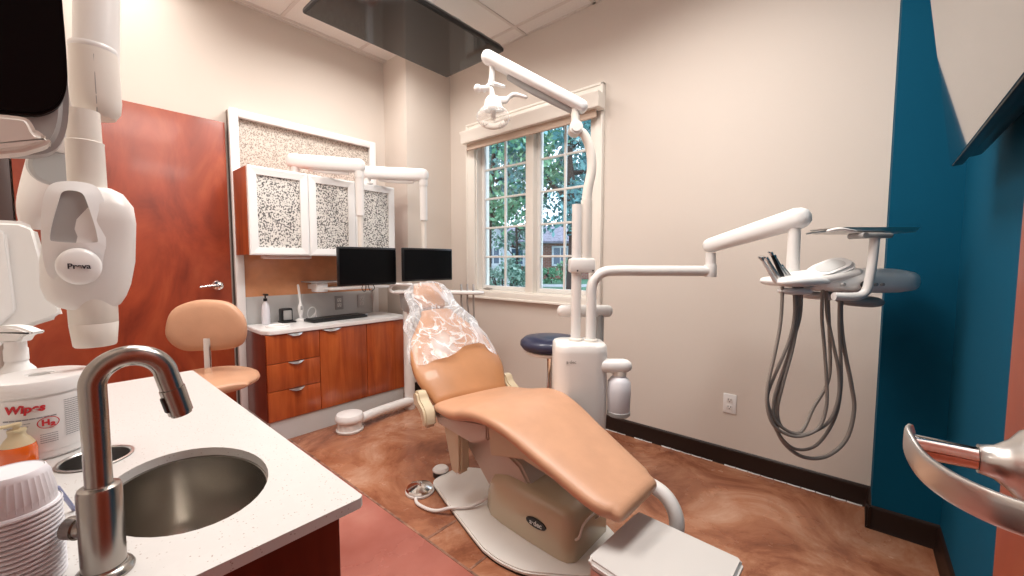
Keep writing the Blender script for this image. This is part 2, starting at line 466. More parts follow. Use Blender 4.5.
def prism(bm, pts, e0, e1, org, ext, bev=0.0, seg=2):
    """outline in 2d (along e0,e1 from org) extruded by vector ext"""
    e0, e1, org, ext = V(e0), V(e1), V(org), V(ext)
    t = B()
    a = [t.verts.new(org + e0 * x + e1 * y) for x, y in pts]
    b = [t.verts.new(v.co + ext) for v in a]
    n = len(a)
    t.faces.new(a); t.faces.new(list(reversed(b)))
    for i in range(n): t.faces.new((a[i], a[(i+1) % n], b[(i+1) % n], b[i]))
    if bev > 0:
        bmesh.ops.recalc_face_normals(t, faces=t.faces)
        es = [e for e in t.edges if e.is_manifold and e.calc_face_angle(0) > 0.6]
        bmesh.ops.bevel(t, geom=es, offset=bev, segments=seg, affect='EDGES')
    me = bpy.data.meshes.new('t'); t.to_mesh(me); t.free(); bm.from_mesh(me); bpy.data.meshes.remove(me)
    return bm
def round_rect(w, h, r, n=5):
    out = []
    for cx, cy, a0 in ((w/2-r, h/2-r, 0), (-w/2+r, h/2-r, PI/2), (-w/2+r, -h/2+r, PI), (w/2-r, -h/2+r, 1.5*PI)):
        for k in range(n + 1):
            a = a0 + PI/2 * k / n; out.append((cx + r*math.cos(a), cy + r*math.sin(a)))
    return out
def smooth2(pts, n=6):
    """closed catmull-rom"""
    N = len(pts); out = []
    P = [V((x, y, 0)) for x, y in pts]
    for i in range(N):
        a, b, c, d = P[i-1], P[i], P[(i+1) % N], P[(i+2) % N]
        for k in range(n):
            t = k / n
            q = 0.5 * ((2*b) + (c-a)*t + (2*a-5*b+4*c-d)*t*t + (3*b-a-3*c+d)*t**3)
            out.append((q.x, q.y))
    return out
def pad(bm, path, side, ex=3.0, seg=28, n=8, capk=0.5):
    """upholstered pad: path = [(pos, halfwidth, halfthickness)]"""
    P = smooth_pts([p for p, w, t in path], n)
    W = smooth_pts([V((w, t, 0)) for p, w, t in path], n)
    side = V(side).normalized(); N = len(P); rings = []
    for i in range(N):
        d = (P[min(i+1, N-1)] - P[max(i-1, 0)]).normalized()
        nn = d.cross(side).normalized(); s = nn.cross(d).normalized()
        w, t = W[i].x, W[i].y
        if i == 0:
            for f, g in ((1.0, 0.45), (0.8, 0.75), (0.4, 0.94)):
                rings.append(ring(bm, P[i] - d * t * f, s, nn, w - t * (1-g) * 1.0, t * g, seg, ex))
        rings.append(ring(bm, P[i], s, nn, w, t, seg, ex))
        if i == N-1:
            for f, g in ((0.4, 0.94), (0.8, 0.75), (1.0, 0.45)):
                rings.append(ring(bm, P[i] + d * t * f, s, nn, w - t * (1-g) * 1.0, t * g, seg, ex))
    skin(bm, rings); return bm
def holed(bm, outer, holes, z0, z1):
    """plate with holes"""
    t = B(); loops = []
    for L in [outer] + holes:
        vs = [t.verts.new((x, y, z1)) for x, y in L]
        loops.append(vs)
        for i in range(len(vs)): t.edges.new((vs[i], vs[(i+1) % len(vs)]))
    bmesh.ops.triangle_fill(t, edges=t.edges, use_beauty=True, use_dissolve=False)
    top = list(t.faces)
    mp = {}
    for L in loops:
        for v in L: mp[v] = t.verts.new((v.co.x, v.co.y, z0))
    for f in top: t.faces.new([mp[v] for v in reversed(f.verts)])
    for L in loops:
        for i in range(len(L)):
            a, b = L[i], L[(i+1) % len(L)]
            t.faces.new((a, b, mp[b], mp[a]))
    me = bpy.data.meshes.new('t'); t.to_mesh(me); t.free(); bm.from_mesh(me); bpy.data.meshes.remove(me)
    return bm
def text_bm(body, size, c, right, upd, depth=0.0008, bold=0.0, cyl_c=None, cyl_r=None, shear=0.0):
    cu = bpy.data.curves.new('t', 'FONT'); cu.body = body; cu.size = size; cu.extrude = depth
    cu.align_x = 'CENTER'; cu.align_y = 'CENTER'; cu.offset = bold; cu.shear = shear
    to = bpy.data.objects.new('t', cu); COL.objects.link(to)
    dg = bpy.context.evaluated_depsgraph_get()
    me = bpy.data.meshes.new_from_object(to.evaluated_get(dg))
    bm = B(); bm.from_mesh(me)
    bpy.data.objects.remove(to); bpy.data.curves.remove(cu); bpy.data.meshes.remove(me)
    r, u = V(right).normalized(), V(upd).normalized(); nrm = r.cross(u)
    for v in bm.verts:
        x, y, z = v.co
        if cyl_r:
            a0 = math.atan2(nrm.y, nrm.x); a = a0 + x / cyl_r
            rr = cyl_r + z
            v.co = V((cyl_c[0] + math.cos(a) * rr, cyl_c[1] + math.sin(a) * rr, cyl_c[2] + y))
        else:
            v.co = V(c) + r * x + u * y + nrm * z
    return bm
def pt(px, py, d):
    """world point seen at pixel (px,py) at forward distance d"""
    v = fw + rt2 * ((px - 512) / FPX) - up2 * ((py - 288) / FPX)
    return EYE + v * d

# ================================================================== THE SETTING
struct('floor', bx(-3.60, 1.6, -2.2, 2.80, -0.10, 0.0), M['floor'], smooth=False)
# sawn joints in the concrete, filled flush
b = B()
box(b, -3.3, 0.28, 1.019, 1.029, 0.0, 0.0015)
box(b, -1.378, -1.364, 1.031, 1.195, 0.0, 0.0015)
box(b, -1.108, -1.098, 1.031, 1.145, 0.0, 0.0015)
struct('trim_1', b, M['joint'], smooth=False)
# ceiling tiles, grid laid over them
struct('ceiling', bx(-3.60, 1.6, -2.2, 2.80, CEIL, CEIL + 0.08), M['ceil'], smooth=False)
b = B()
for k in range(-3, 6):
    x = -2.09 + 0.61 * k
    if XL < x < XR: box(b, x - 0.012, x + 0.012, YB, YW, CEIL - 0.006, CEIL + 0.001)
for k in range(-4, 1):
    y = 2.447 - 0.61 * (-k)
    box(b, XL, XR, y - 0.012, y + 0.012, CEIL - 0.0055, CEIL + 0.001)
box(b, XL, XL + 0.022, YB, YW, CEIL - 0.006, CEIL + 0.001); box(b, XL, XR, YW - 0.022, YW, CEIL - 0.006, CEIL + 0.001)
struct('trim_2', b, M['grid'], smooth=False)
# window wall with its opening
WX0, WX1, WZ0, WZ1 = -2.68, -1.475, 0.925, 2.345
b = B()
box(b, XL - 0.15, WX0, YW, YW + 0.18, 0, CEIL); box(b, WX1, 0.09, YW, YW + 0.18, 0, CEIL)
box(b, WX0, WX1, YW, YW + 0.18, 0, WZ0); box(b, WX0, WX1, YW, YW + 0.18, WZ1, CEIL)
struct('wall_back', b, M['wall'], smooth=False)
struct('wall_teal', bx(0.085, XR + 0.15, 2.395, YW + 0.18, 0, CEIL), M['teal'], smooth=False)
struct('wall_left', bx(XL - 0.15, XL, YB - 0.1, YW, 0, CEIL), M['wall'], smooth=False)
struct('wall_column', bx(XL, -3.02, 2.10, YW, 0, CEIL), M['wall'], smooth=False)
struct('wall_right', bx(XR, XR + 0.15, YB - 0.1, 2.395, 0, CEIL), M['teal'], smooth=False)
# wall behind the sink counter with the doorway the room is entered by, and the corridor beyond
b = B()
box(b, XL - 0.15, -0.50, YB - 0.1, YB, 0, CEIL); box(b, -0.50, 0.165, YB - 0.1, YB, 2.14, CEIL); box(b, 0.165, XR + 0.15, YB - 0.1, YB, 0, CEIL)
struct('wall_front', b, M['wall'], smooth=False)
b = B()
box(b, -2.2, -2.05, -2.1, YB - 0.1, 0, CEIL); box(b, 1.35, 1.5, -2.1, YB - 0.1, 0, CEIL); box(b, -2.2, 1.5, -2.2, -2.05, 0, CEIL)
struct('wall_corridor', b, M['wall'], smooth=False)
# rubber bases
def base_strip(name, pts, n2):
    """cove base from pts[0] to pts[1], n2 = direction into the room"""
    a, c = V((*pts[0], 0)), V((*pts[1], 0)); n = V((*n2, 0))
    bm = prism(B(), [(0, 0), (0.018, 0), (0.011, 0.012), (0.011, 0.086), (0.008, 0.096), (0.005, 0.100), (0, 0.104)], n, (0, 0, 1), a, c - a)
    return struct(name, bm, M['base'], angle=60)
base_strip('baseboard_back', ((-3.02, YW), (0.085, YW)), (0, -1))
base_strip('baseboard_teal', ((0.067, 2.395), (XR, 2.395)), (0, -1))
base_strip('baseboard_step', ((0.085, 2.377), (0.085, YW)), (-1, 0))
base_strip('baseboard_right', ((XR, 0.7), (XR, 2.377)), (-1, 0))
base_strip('baseboard_column', ((-3.02, 2.10), (-3.02, YW)), (1, 0))
# thin bead of sealant along the foot of the window wall
b = B()
for k in range(26):
    x0 = -1.55 + k * 0.062
    if k in (6, 9, 15): continue
    tube(b, [(x0, YW - 0.021, 0.003), (x0 + 0.03, YW - 0.023 - 0.003 * random.random(), 0.003), (x0 + 0.058, YW - 0.021, 0.003)], 0.0022 + 0.0022 * random.random(), 6, 2)
struct('trim_3', b, M['paper'])
# air gap lights: troffers in the ceiling, the added fill panel among them
for (x0, x1, y0, y1, pw), lab_ in zip(TROFFERS, TROFFER_LABELS):
    t = thing('ceiling_light', lab_, 'light', ((x0+x1)/2, (y0+y1)/2, CEIL - 0.02), 'ceiling light panels')
    b = holed(B(), [(x0, y0), (x1, y0), (x1, y1), (x0, y1)], [[(x0+.03, y0+.03), (x1-.03, y0+.03), (x1-.03, y1-.03), (x0+.03, y1-.03)]], CEIL - 0.02, CEIL - 0.004)
    obj('frame', b, M['white'], t, smooth=False)
    obj('diffuser', bx(x0 + .03, x1 - .03, y0 + .03, y1 - .03, CEIL - 0.012, CEIL - 0.006), M['lampface'], t, smooth=False)

# ------------------------------------------------------------------ window
w = thing('window_1', None, None, ((WX0 + WX1) / 2, YW, WZ0)); del w['label']; del w['category']; w['kind'] = 'structure'
CX0, CX1, CZ0, CZ1 = -2.765, -1.395, 0.875, 2.43
b = B()
y0, y1 = YW - 0.028, YW
for (a0, a1, c0, c1) in ((CX0, WX0 + .012, CZ0, CZ1), (WX1 - .012, CX1, CZ0, CZ1)):
    box(b, a0, a1, y0, y1, c0, c1, 0.006)
box(b, CX0 + 0.002, CX1 - 0.002, y0 - 0.001, y1, WZ1 - 0.01, CZ1 - 0.001, 0.006); box(b, CX0 + .002, CX1 - .002, y0 - 0.002, y1, CZ0 + .001, WZ0 + 0.012, 0.006)
box(b, CX0 - 0.006, CX0 + 0.012, y0 - 0.010, y1, CZ0 - 0.004, CZ1 + .004, 0.004); box(b, CX1 - 0.012, CX1 + 0.006, y0 - 0.010, y1, CZ0 - .004, CZ1 + .004, 0.004)
box(b, CX0 - .006, CX1 + .006, y0 - 0.010, y1, CZ1 - 0.012, CZ1 + 0.006, 0.004); box(b, CX0 - .006, CX1 + .006, y0 - 0.014, y1, CZ0 - 0.006, CZ0 + 0.012, 0.004)
struct('window_casing', b, M['trim'], w)
# jamb lining and sill inside the opening
b = B()
box(b, WX0, WX0 + 0.022, YW - 0.005, YW + 0.15, WZ0, WZ1); box(b, WX1 - 0.022, WX1, YW - 0.005, YW + 0.15, WZ0, WZ1)
box(b, WX0, WX1, YW - 0.005, YW + 0.15, WZ0, WZ0 + 0.022); box(b, WX0, WX1, YW - 0.005, YW + 0.15, WZ1 - 0.02, WZ1)
box(b, -2.105, -2.025, YW + 0.01, YW + 0.15, WZ0 + 0.02, WZ1 - 0.02, 0.004)
struct('window_lining', b, M['trim'], w)
for (sx0, sx1, lab) in ((WX0 + 0.022, -2.105, 'l'), (-2.025, WX1 - 0.022, 'r')):
    z0, z1 = WZ0 + 0.022, WZ1 - 0.02
    ya, yb = YW + 0.055, YW + 0.10
    f = 0.036
    b = B()
    box(b, sx0, sx0 + f, ya, yb, z0, z1, 0.004); box(b, sx1 - f, sx1, ya, yb, z0, z1, 0.004)
    box(b, sx0 + f - .001, sx1 - f + .001, ya + .001, yb - .001, z0, z0 + f, 0.004); box(b, sx0 + f - .001, sx1 - f + .001, ya + .001, yb - .001, z1 - f, z1, 0.004)
    s = struct('sash', b, M['sash'], w)
    g0, g1, h0, h1 = sx0 + f, sx1 - f, z0 + f, z1 - f
    b = B(); mx_ = (g0 + g1) / 2 + (0.0)
    box(b, mx_ - 0.0085, mx_ + 0.0085, ya + 0.012, ya + 0.034, h0, h1, 0.003)
    for k in range(1, 5):
        z = h0 + (h1 - h0) * k / 5
        box(b, g0, g1, ya + 0.0125, ya + 0.0335, z - 0.0085, z + 0.0085, 0.003)
    obj('glazing_bars', b, M['sash'], s)
    obj('pane', bx(g0, g1, ya + 0.021, ya + 0.025, h0, h1), M['glass'], s, smooth=False)
b = B()
box(b, -2.60, -2.52, YW + 0.012, YW + 0.055, WZ0 + 0.022, WZ0 + 0.036, 0.004)
tube(b, [(-2.56, YW + 0.02, WZ0 + 0.035), (-2.54, YW - 0.004, WZ0 + 0.04), (-2.49, YW - 0.006, WZ0 + 0.034), (-2.47, YW - 0.006, WZ0 + 0.032)], 0.006, 8)
struct('crank_handle', b, M['satin'], w)
# roller shade cassette over the window
t = thing('roller_shade', 'cream roller shade cassette across the top of the window, rolled up', 'blind', ((CX0 + CX1) / 2, YW - 0.03, 2.26))
b = prism(B(), [(0, 0), (0.085, 0), (0.092, 0.012), (0.092, 0.072), (0.106, 0.085), (0.106, 0.098), (0, 0.098)], (0, -1, 0), (0, 0, 1), (-2.735, YW - 0.038, 2.243), (1.365, 0, 0))
obj('cassette', b, M['trim'], t, angle=50)
b = bx(-2.70, -1.41, YW - 0.085, YW - 0.082, 2.19, 2.245); cyl(b, (-2.70, YW - 0.0835, 2.19), (-1.41, YW - 0.0835, 2.19), 0.008, seg=10)
obj('rolled_fabric', b, M['shade'], t)

# ------------------------------------------------------------------ left wall: door with lever, wall panel unit
d = thing('door_1', None, None, (XL + 0.03, 0.4, 0)); del d['label']; del d['category']; d['kind'] = 'structure'
struct('door_leaf', bx(XL + 0.004, XL + 0.054, -0.085, 0.846, 0.008, 2.14, 0.002), M['door'], d)
b = bx(XL, XL + 0.06, -0.15, -0.092, 0, 2.16, 0.003)
struct('door_jamb', b, M['doordark'], d)
kx = XL + 0.054
b = B(); lathe(b, [(0.034, 0), (0.034, 0.004), (0.028, 0.012), (0.014, 0.016), (0.012, 0.045), (0.020, 0.05), (0.020, 0.058), (0.006, 0.064)], (kx, 0.765, 1.035), (1, 0, 0))
tube(b, [(kx + 0.052, 0.765, 1.035), (kx + 0.056, 0.72, 1.037), (kx + 0.054, 0.66, 1.030)], lambda q: 0.012 - 0.004 * q, 12, 5, True)
struct('door_lever', b, M['chrome'], d, label='chrome lever handle')

PF = XL + 0.085   # face of the panel unit
t = thing('wall_panel_unit', 'tall wall panel with white frame, speckled top panel and copper laminate behind the wall cabinets', 'panel', (XL, 1.42, 0))
b = B(); box(b, XL, PF - 0.012, 0.868, 0.884, 0, 2.238, 0.001)
obj('side_panel', b, M['jamb'], t, smooth=False)
b = B()
box(b, PF - 0.03, PF + 0.006, 0.864, 0.918, 0.0, 2.243, 0.005); box(b, PF - 0.03, PF + 0.006, 1.90, 1.955, 0.0, 2.243, 0.005)
box(b, PF - 0.03, PF + 0.005, 0.917, 1.901, 2.188, 2.242, 0.005)
box(b, XL, PF - 0.02, 1.93, 1.95, 0, 2.235)
box(b, XL, PF - 0.02, 0.885, 1.93, 2.20, 2.236)
obj('frame', b, M['white'], t)
obj('speckled_panel', bx(XL + 0.004, XL + 0.045, 0.885, 1.93, 1.20, 2.2), M['speck2'], t, smooth=False)
obj('laminate_panel', bx(XL + 0.045, PF - 0.020, 0.90, 1.92, 0.945, 1.26), M['copper'], t, smooth=False)
g = obj('grey_back_panel', bx(XL + 0.045, PF - 0.019, 0.90, 1.92, 0.60, 0.945), M['greylam'], t, smooth=False)
b = B()
for yy in (1.30,): box(b, PF - 0.0192, PF - 0.0185, yy, yy + 0.004, 0.76, 0.945)
obj('panel_seam', b, M['gplast'], g, smooth=False)

# wall cabinet of three doors
UZ0, UZ1, UX = 1.241, 1.815, -3.005
t = thing('wall_cabinet', 'cherry wall cabinet with three white framed speckled glass doors', 'cabinet', (XL, 1.44, UZ0))
obj('carcass', bx(PF + 0.008, UX - 0.004, 0.870, 1.945, UZ0 + 0.002, UZ1 - 0.002, 0.001), M['cab'], t, smooth=False)
for (ya, yb) in ((0.872, 1.244), (1.248, 1.594), (1.598, 1.943)):
    b = B(); f = 0.052
    e1, e2 = (0, 1, 0), (0, 0, 1)
    prof = [(0, 0), (0.024, 0), (0.028, 0.010), (0.022, f), (0, f)]
    # four mitred rails
    def rail(p, q, inn, sx):
        p, q, inn = V(p), V(q), V(inn); along = (q - p).normalized()
        A, C = [], []
        for dx, di in prof:
            A.append(b.verts.new(p + V((dx, 0, 0)) + inn * di + along * di)); C.append(b.verts.new(q + V((dx, 0, 0)) + inn * di - along * di))
        n = len(A)
        b.faces.new(A); b.faces.new(list(reversed(C)))
        for i in range(n): b.faces.new((A[i], A[(i+1) % n], C[(i+1) % n], C[i]))
    c = [(UX - 0.002, ya, UZ0), (UX - 0.002, yb, UZ0), (UX - 0.002, yb, UZ1), (UX - 0.002, ya, UZ1)]
    rail(c[0], c[1], (0, 0, 1), 1); rail(c[1], c[2], (0, -1, 0), 1); rail(c[2], c[3], (0, 0, -1), 1); rail(c[3], c[0], (0, 1, 0), 1)
    dr = obj('door', b, M['white'], t, angle=20)
    obj('glass_panel', bx(UX - 0.001, UX + 0.008, ya + f - 0.004, yb - f + 0.004, UZ0 + f - 0.004, UZ1 - f + 0.004), M['speck'], dr, smooth=False)
t = thing('under_cabinet_light', 'slim white light bar under the wall cabinet', 'light', (-3.12, 1.13, UZ0 - 0.02))
obj('housing', bx(-3.16, -3.085, 0.985, 1.30, UZ0 - 0.021, UZ0 - 0.001, 0.004), M['white'], t)
obj('lens', bx(-3.15, -3.095, 0.995, 1.29, UZ0 - 0.025, UZ0 - 0.020, 0.002), M['plast'], t)

# base cabinet
BX = -2.868
t = thing('base_cabinet', 'cherry base cabinet with three drawers and two doors on a pale plinth', 'cabinet', (-3.07, 1.43, 0))
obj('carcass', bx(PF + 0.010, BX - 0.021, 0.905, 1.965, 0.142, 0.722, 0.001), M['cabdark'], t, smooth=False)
obj('plinth', bx(PF + 0.012, BX - 0.010, 0.915, 1.935, 0.0, 0.1415, 0.001), M['greylam'], t, smooth=False)
def pull(y, z, parent, w_=0.05):
    b = B()
    pts = []
    for k in range(9):
        q = -1 + 2 * k / 8; pts.append((y + q * w_, z - 0.016 * (1 - q * q)))
    rows = []
    for (yy, zz) in pts:
        out = 0.018 * (1 - ((yy - y) / w_) ** 2) + 0.002
        rows.append([b.verts.new((BX - 0.001, yy, z + 0.002)), b.verts.new((BX + out * 0.7, yy, z + 0.001)), b.verts.new((BX + out, yy, zz)), b.verts.new((BX + out - 0.003, yy, zz + 0.001)), b.verts.new((BX + out * .6, yy, z - 0.003)), b.verts.new((BX - 0.001, yy, z - 0.003))])
    for r0, r1 in zip(rows, rows[1:]):
        for i in range(6): b.faces.new((r0[i], r0[(i+1) % 6], r1[(i+1) % 6], r1[i]))
    b.faces.new(rows[0]); b.faces.new(rows[-1])
    obj('handle', b, M['satin'], parent, angle=50)
for k, (z0, z1) in enumerate(((0.531, 0.718), (0.347, 0.527), (0.146, 0.343))):
    f = obj('drawer', bx(BX - 0.020, BX, 0.908, 1.242, z0, z1, 0.0015), M['cab'], t)
    pull(1.085, z1 - 0.002, f)
for k, (ya, yb) in enumerate(((1.246, 1.602), (1.606, 1.962))):
    f = obj('door', bx(BX - 0.020, BX, ya, yb, 0.146, 0.718, 0.0015), M['cab'], t)
    if k == 0: pull(1.335, 0.716, f, 0.07)
b = prism(B(), [(PF + 0.012, 0.90), (-2.92, 0.893), (-2.862, 0.925), (-2.850, 0.97), (-2.850, 1.97), (PF + 0.012, 1.97)], (1, 0, 0), (0, 1, 0), (0, 0, 0.7225), (0, 0, 0.028), 0.004)
tag(obj('worktop', b, M['white']), 'white worktop on the drawer cabinet under the monitors', 'worktop')
TZ = 0.7507

# outlets
def outlet(name, c, ex, nrm, label, mat='white', two=True, w_=0.07, h_=0.115):
    t = thing(name, label, 'outlet', c)
    nrm = V(nrm); c = V(c)
    obj('cover_plate', obox(B(), c + nrm * 0.003, ex, (0, 0, 1), nrm, w_, h_, 0.006, 0.002), M[mat], t)
    for s in (-1, 1):
        cc = c + V((0, 0, 0.021 * s)) + nrm * 0.0055
        f = obj('socket', obox(B(), cc, ex, (0, 0, 1), nrm, 0.034, 0.030, 0.004, 0.0015), M['plast'], t)
        b = B()
        for q in (-1, 1): obox(b, cc + V(ex) * 0.007 * q + V((0, 0, 0.004)) + nrm * 0.0022, ex, (0, 0, 1), nrm, 0.0028, 0.010, 0.001)
        obox(b, cc + V((0, 0, -0.008)) + nrm * 0.0022, ex, (0, 0, 1), nrm, 0.005, 0.005, 0.001)
        obj('slots', b, M['ink'], f, smooth=False)
    return t
outlet('wall_outlet', (-0.546, YW, 0.370), (1, 0, 0), (0, -1, 0), 'white duplex outlet low on the beige wall beside the hanging hoses')
outlet('wall_outlet', (PF - 0.019, 1.80, 0.855), (0, 1, 0), (1, 0, 0), 'pale duplex outlet on grey panel behind the keyboard, nearest the white frame', 'greylam')
outlet('wall_outlet', (PF - 0.019, 1.60, 0.855), (0, 1, 0), (1, 0, 0), 'duplex outlet on grey panel with a dark surround, left of the two', 'gplast')

# ================================================================== ON AND OVER THE WORKTOP
# two swing arms stand on top of the wall cabinet, each drops a monitor
def monitor_arm(name, label, p0, p1, mon_z):
    p0, p1 = V(p0), V(p1)
    t = thing(name, label, 'arm', (p0.x, p0.y, UZ1), 'monitor arms')
    b = B(); cyl(b, (p0.x, p0.y, UZ1 + 0.001), (p0.x, p0.y, p0.z), 0.028); cyl(b, (p0.x, p0.y, UZ1 + 0.001), (p0.x, p0.y, UZ1 + 0.012), 0.045)
    obj('base', b, M['plast'], t)
    d = (p1 - p0); L = d.length; dn = d.normalized()
    b = B()
    tube(b, [p0 - dn * 0.02, p0 + dn * L * 0.3, p0 + dn * L * 0.7, p1 + dn * 0.005], 0.037, 20, 1, True, r2=0.050, ex=3.2, upv=(0, 0, 1))
    ar = obj('arm', b, M['white'], t)
    b = B(); tube(b, [p0 + dn * 0.10 - V((0, 0, 0.050)), p0 + dn * 0.25 - V((0, 0, 0.060)), p1 - dn * 0.08 - V((0, 0, 0.054))], 0.010, 10, 3, True, r2=0.016)
    obj('cable_cover', b, M['plast'], ar)
    b = B(); cyl(b, p1 - V((0, 0, 0.04)), p1 - V((0, 0, 0.085)), 0.034); cyl(b, p1 - V((0, 0, 0.085)), p1 - V((0, 0, 0.36)), 0.030)
    obj('post', b, M['plast'], t)
    b = cyl(B(), p1 - V((0, 0, 0.36)), (p1.x, p1.y, mon_z), 0.020)
    obj('lower_post', b, M['plast2'], t)
    return t
monitor_arm('swing_arm', 'white swing arm on the wall cabinet, the nearer one, holding the left monitor', (-3.13, 1.22, 1.925), (-2.80, 1.535, 1.895), 1.20)
monitor_arm('swing_arm', 'white swing arm reaching right to the monitor beside the wall column', (-3.02, 1.72, 1.910), (-2.68, 2.015, 1.890), 1.20)
def monitor(label, c, along, w_, h_, cable=True):
    c = V(c); a = V(along).normalized(); n = a.cross(V((0, 0, 1))).normalized()
    t = thing('monitor', label, 'monitor', c)
    obj('case', obox(B(), c - n * 0.020, a, (0, 0, 1), n, w_, h_, 0.030, 0.006), M['black'], t)
    obj('screen', obox(B(), c - n * 0.004, a, (0, 0, 1), n, w_ - 0.02, h_ - 0.028, 0.004, 0.001), M['screen'], t, smooth=False)
    b = B(); obox(b, c - n * 0.05, a, (0, 0, 1), n, 0.12, 0.12, 0.034, 0.006)
    obj('mount_plate', b, M['gplast'], t)
    if cable:
        b = B()
        for s in (-1, 1):
            tube(b, [c - n * .03 + a * 0.03 * s + V((0, 0, -h_ / 2 + .02)), c - n * .02 + a * 0.05 * s + V((0, 0, -h_ / 2 - 0.025)), c - n * .03 + a * 0.02 * s + V((0, 0, -h_ / 2 - 0.045)), c - n * .04 + a * 0.005 * s + V((0, 0, -h_ / 2 + .02))], 0.003, 6)
        obj('cables', b, M['black'], t)
monitor('black monitor hanging in front of the wall cabinet and copper laminate', (-2.745, 1.567, 1.165), (0.02, 1, 0), 0.46, 0.280)
monitor('black monitor beside the wall column, behind the chair headrest', (-2.64, 2.035, 1.176), (0.06, 1, 0), 0.47, 0.262, False)

# white shelf with block at its left end, bracketed off the panel
t = thing('monitor_shelf', 'narrow white shelf on a block bracket under the left monitor', 'shelf', (PF - 0.02, 1.60, 0.97))
obj('block', bx(-3.22, -3.12, 1.345, 1.43, 0.965, 1.035, 0.006), M['white'], t)
obj('bracket', bx(PF - 0.018, -3.20, 1.35, 1.42, 0.985, 1.02, 0.002), M['white'], t)
obj('shelf', bx(-3.20, -2.98, 1.40, 1.90, 0.982, 1.000, 0.003), M['white'], t)
obj('top_plate', bx(PF - 0.018, -3.10, 1.30, 1.62, 1.037, 1.046, 0.002), M['gplast'], t)

# keyboard
t = thing('keyboard', 'black computer keyboard on the white worktop', 'keyboard', (-3.06, 1.50, TZ))
ka = math.radians(4)
ex, ey = V((math.sin(ka) * -1, math.cos(ka), 0)), V((math.cos(ka), math.sin(ka), 0))
kc = V((-3.07, 1.47, TZ + 0.011))
obj('case', obox(B(), kc, ex, ey, (0, 0, 1), 0.44, 0.155, 0.018, 0.005), M['black'], t)
b = B()
for r in range(5):
    for c_ in range(18):
        obox(b, kc + ex * ((c_ - 8.5) * 0.0235) + ey * ((r - 2) * 0.026) + V((0, 0, 0.0115)), ex, ey, (0, 0, 1), 0.0195, 0.021, 0.006, 0.0)
obj('keys', b, M['black'], t, smooth=False, kind='stuff')

# small things at the left end of the worktop
t = thing('spray_bottle', 'clear white pump bottle with black nozzle at the left end of the worktop', 'bottle', (-3.21, 1.02, TZ))
b = lathe(B(), [(0.024, 0), (0.027, 0.004), (0.027, 0.11), (0.022, 0.14), (0.011, 0.155), (0.011, 0.165)], (-3.21, 1.02, TZ))
obj('body', b, M['cup'], t)
b = lathe(B(), [(0.013, 0.165), (0.013, 0.185), (0.005, 0.187), (0.005, 0.205)], (-3.21, 1.02, TZ)); box(b, -3.235, -3.165, 1.012, 1.028, TZ + 0.205, TZ + 0.219, 0.003)
obj('nozzle', b, M['black'], t)
t = thing('dispenser_dock', 'small black and white charging dock on the worktop', 'charger', (-3.20, 1.15, TZ))
obj('body', bx(-3.235, -3.17, 1.11, 1.19, TZ, TZ + 0.105, 0.012), M['black'], t)
obj('face', bx(-3.171, -3.166, 1.122, 1.178, TZ + 0.02, TZ + 0.09, 0.004), M['gplast'], t)
obj('foot', bx(-3.24, -3.14, 1.105, 1.20, TZ, TZ + 0.012, 0.004), M['black'], t)
t = thing('curing_light', 'white wand handpiece standing upright on its round base on the worktop', 'handpiece', (-3.18, 1.245, TZ))
b = lathe(B(), [(0.036, 0), (0.038, 0.006), (0.030, 0.016), (0.015, 0.022)], (-3.18, 1.245, TZ)); obj('base', b, M['white'], t)
b = tube(B(), [(-3.18, 1.245, TZ + 0.018), (-3.18, 1.245, TZ + 0.10), (-3.182, 1.245, TZ + 0.16), (-3.19, 1.237, TZ + 0.27)], lambda q: 0.011 + 0.010 * math.sin(min(1, q * 1.7) * PI) ** 2 - 0.003 * q, 16, 6, True)
h = obj('wand', b, M['white'], t)
obj('button', bx(-3.163, -3.156, 1.238, 1.252, TZ + 0.085, TZ + 0.115, 0.003), M['gplast'], h)
pts = [(-3.20 + 0.015 * math.sin(q), 1.335 + 0.030 * math.cos(q), TZ + 0.053 + 0.045 * math.sin(q)) for q in [k * 2 * PI / 14 for k in range(16)]]
tag(obj('cord_loop', tube(B(), [(-3.225, 1.30, TZ + 0.006), (-3.21, 1.32, TZ + 0.006)] + pts + [(-3.20, 1.37, TZ + 0.008), (-3.21, 1.385, TZ + 0.005)], 0.0035, 8, 3), M['white']), 'white cord loop beside the upright wand', 'cord')
b = lathe(B(), [(0.075, 0), (0.078, 0.004), (0.075, 0.010), (0.062, 0.012), (0.055, 0.005)], (-3.03, 1.035, TZ))
tag(obj('round_tray', b, M['white']), 'shallow round white dish at the front left corner of the worktop', 'dish')

# ================================================================== OPERATOR STOOL by the door
SC = V((-2.455, 0.522, 0))
t = thing('operator_stool', 'tan upholstered stool with oval backrest in front of the wooden door', 'stool', SC)
b = B(); pad(b, [((SC.x - 0.205, SC.y - 0.0, 0.600), 0.10, 0.024), ((SC.x - 0.13, SC.y, 0.600), 0.175, 0.036), ((SC.x, SC.y, 0.602), 0.205, 0.040), ((SC.x + 0.12, SC.y, 0.600), 0.18, 0.036), ((SC.x + 0.195, SC.y, 0.598), 0.11, 0.024)], (0, 1, 0), 2.4)
obj('seat', b, M['tan2'], t)
bc = V((-2.47, 0.53, 0.873)); bn = V((0.90, 0.05, -0.0)).normalized()
bn = V((0.80, -0.58, 0)).normalized(); bs = V((0.58, 0.80, 0))
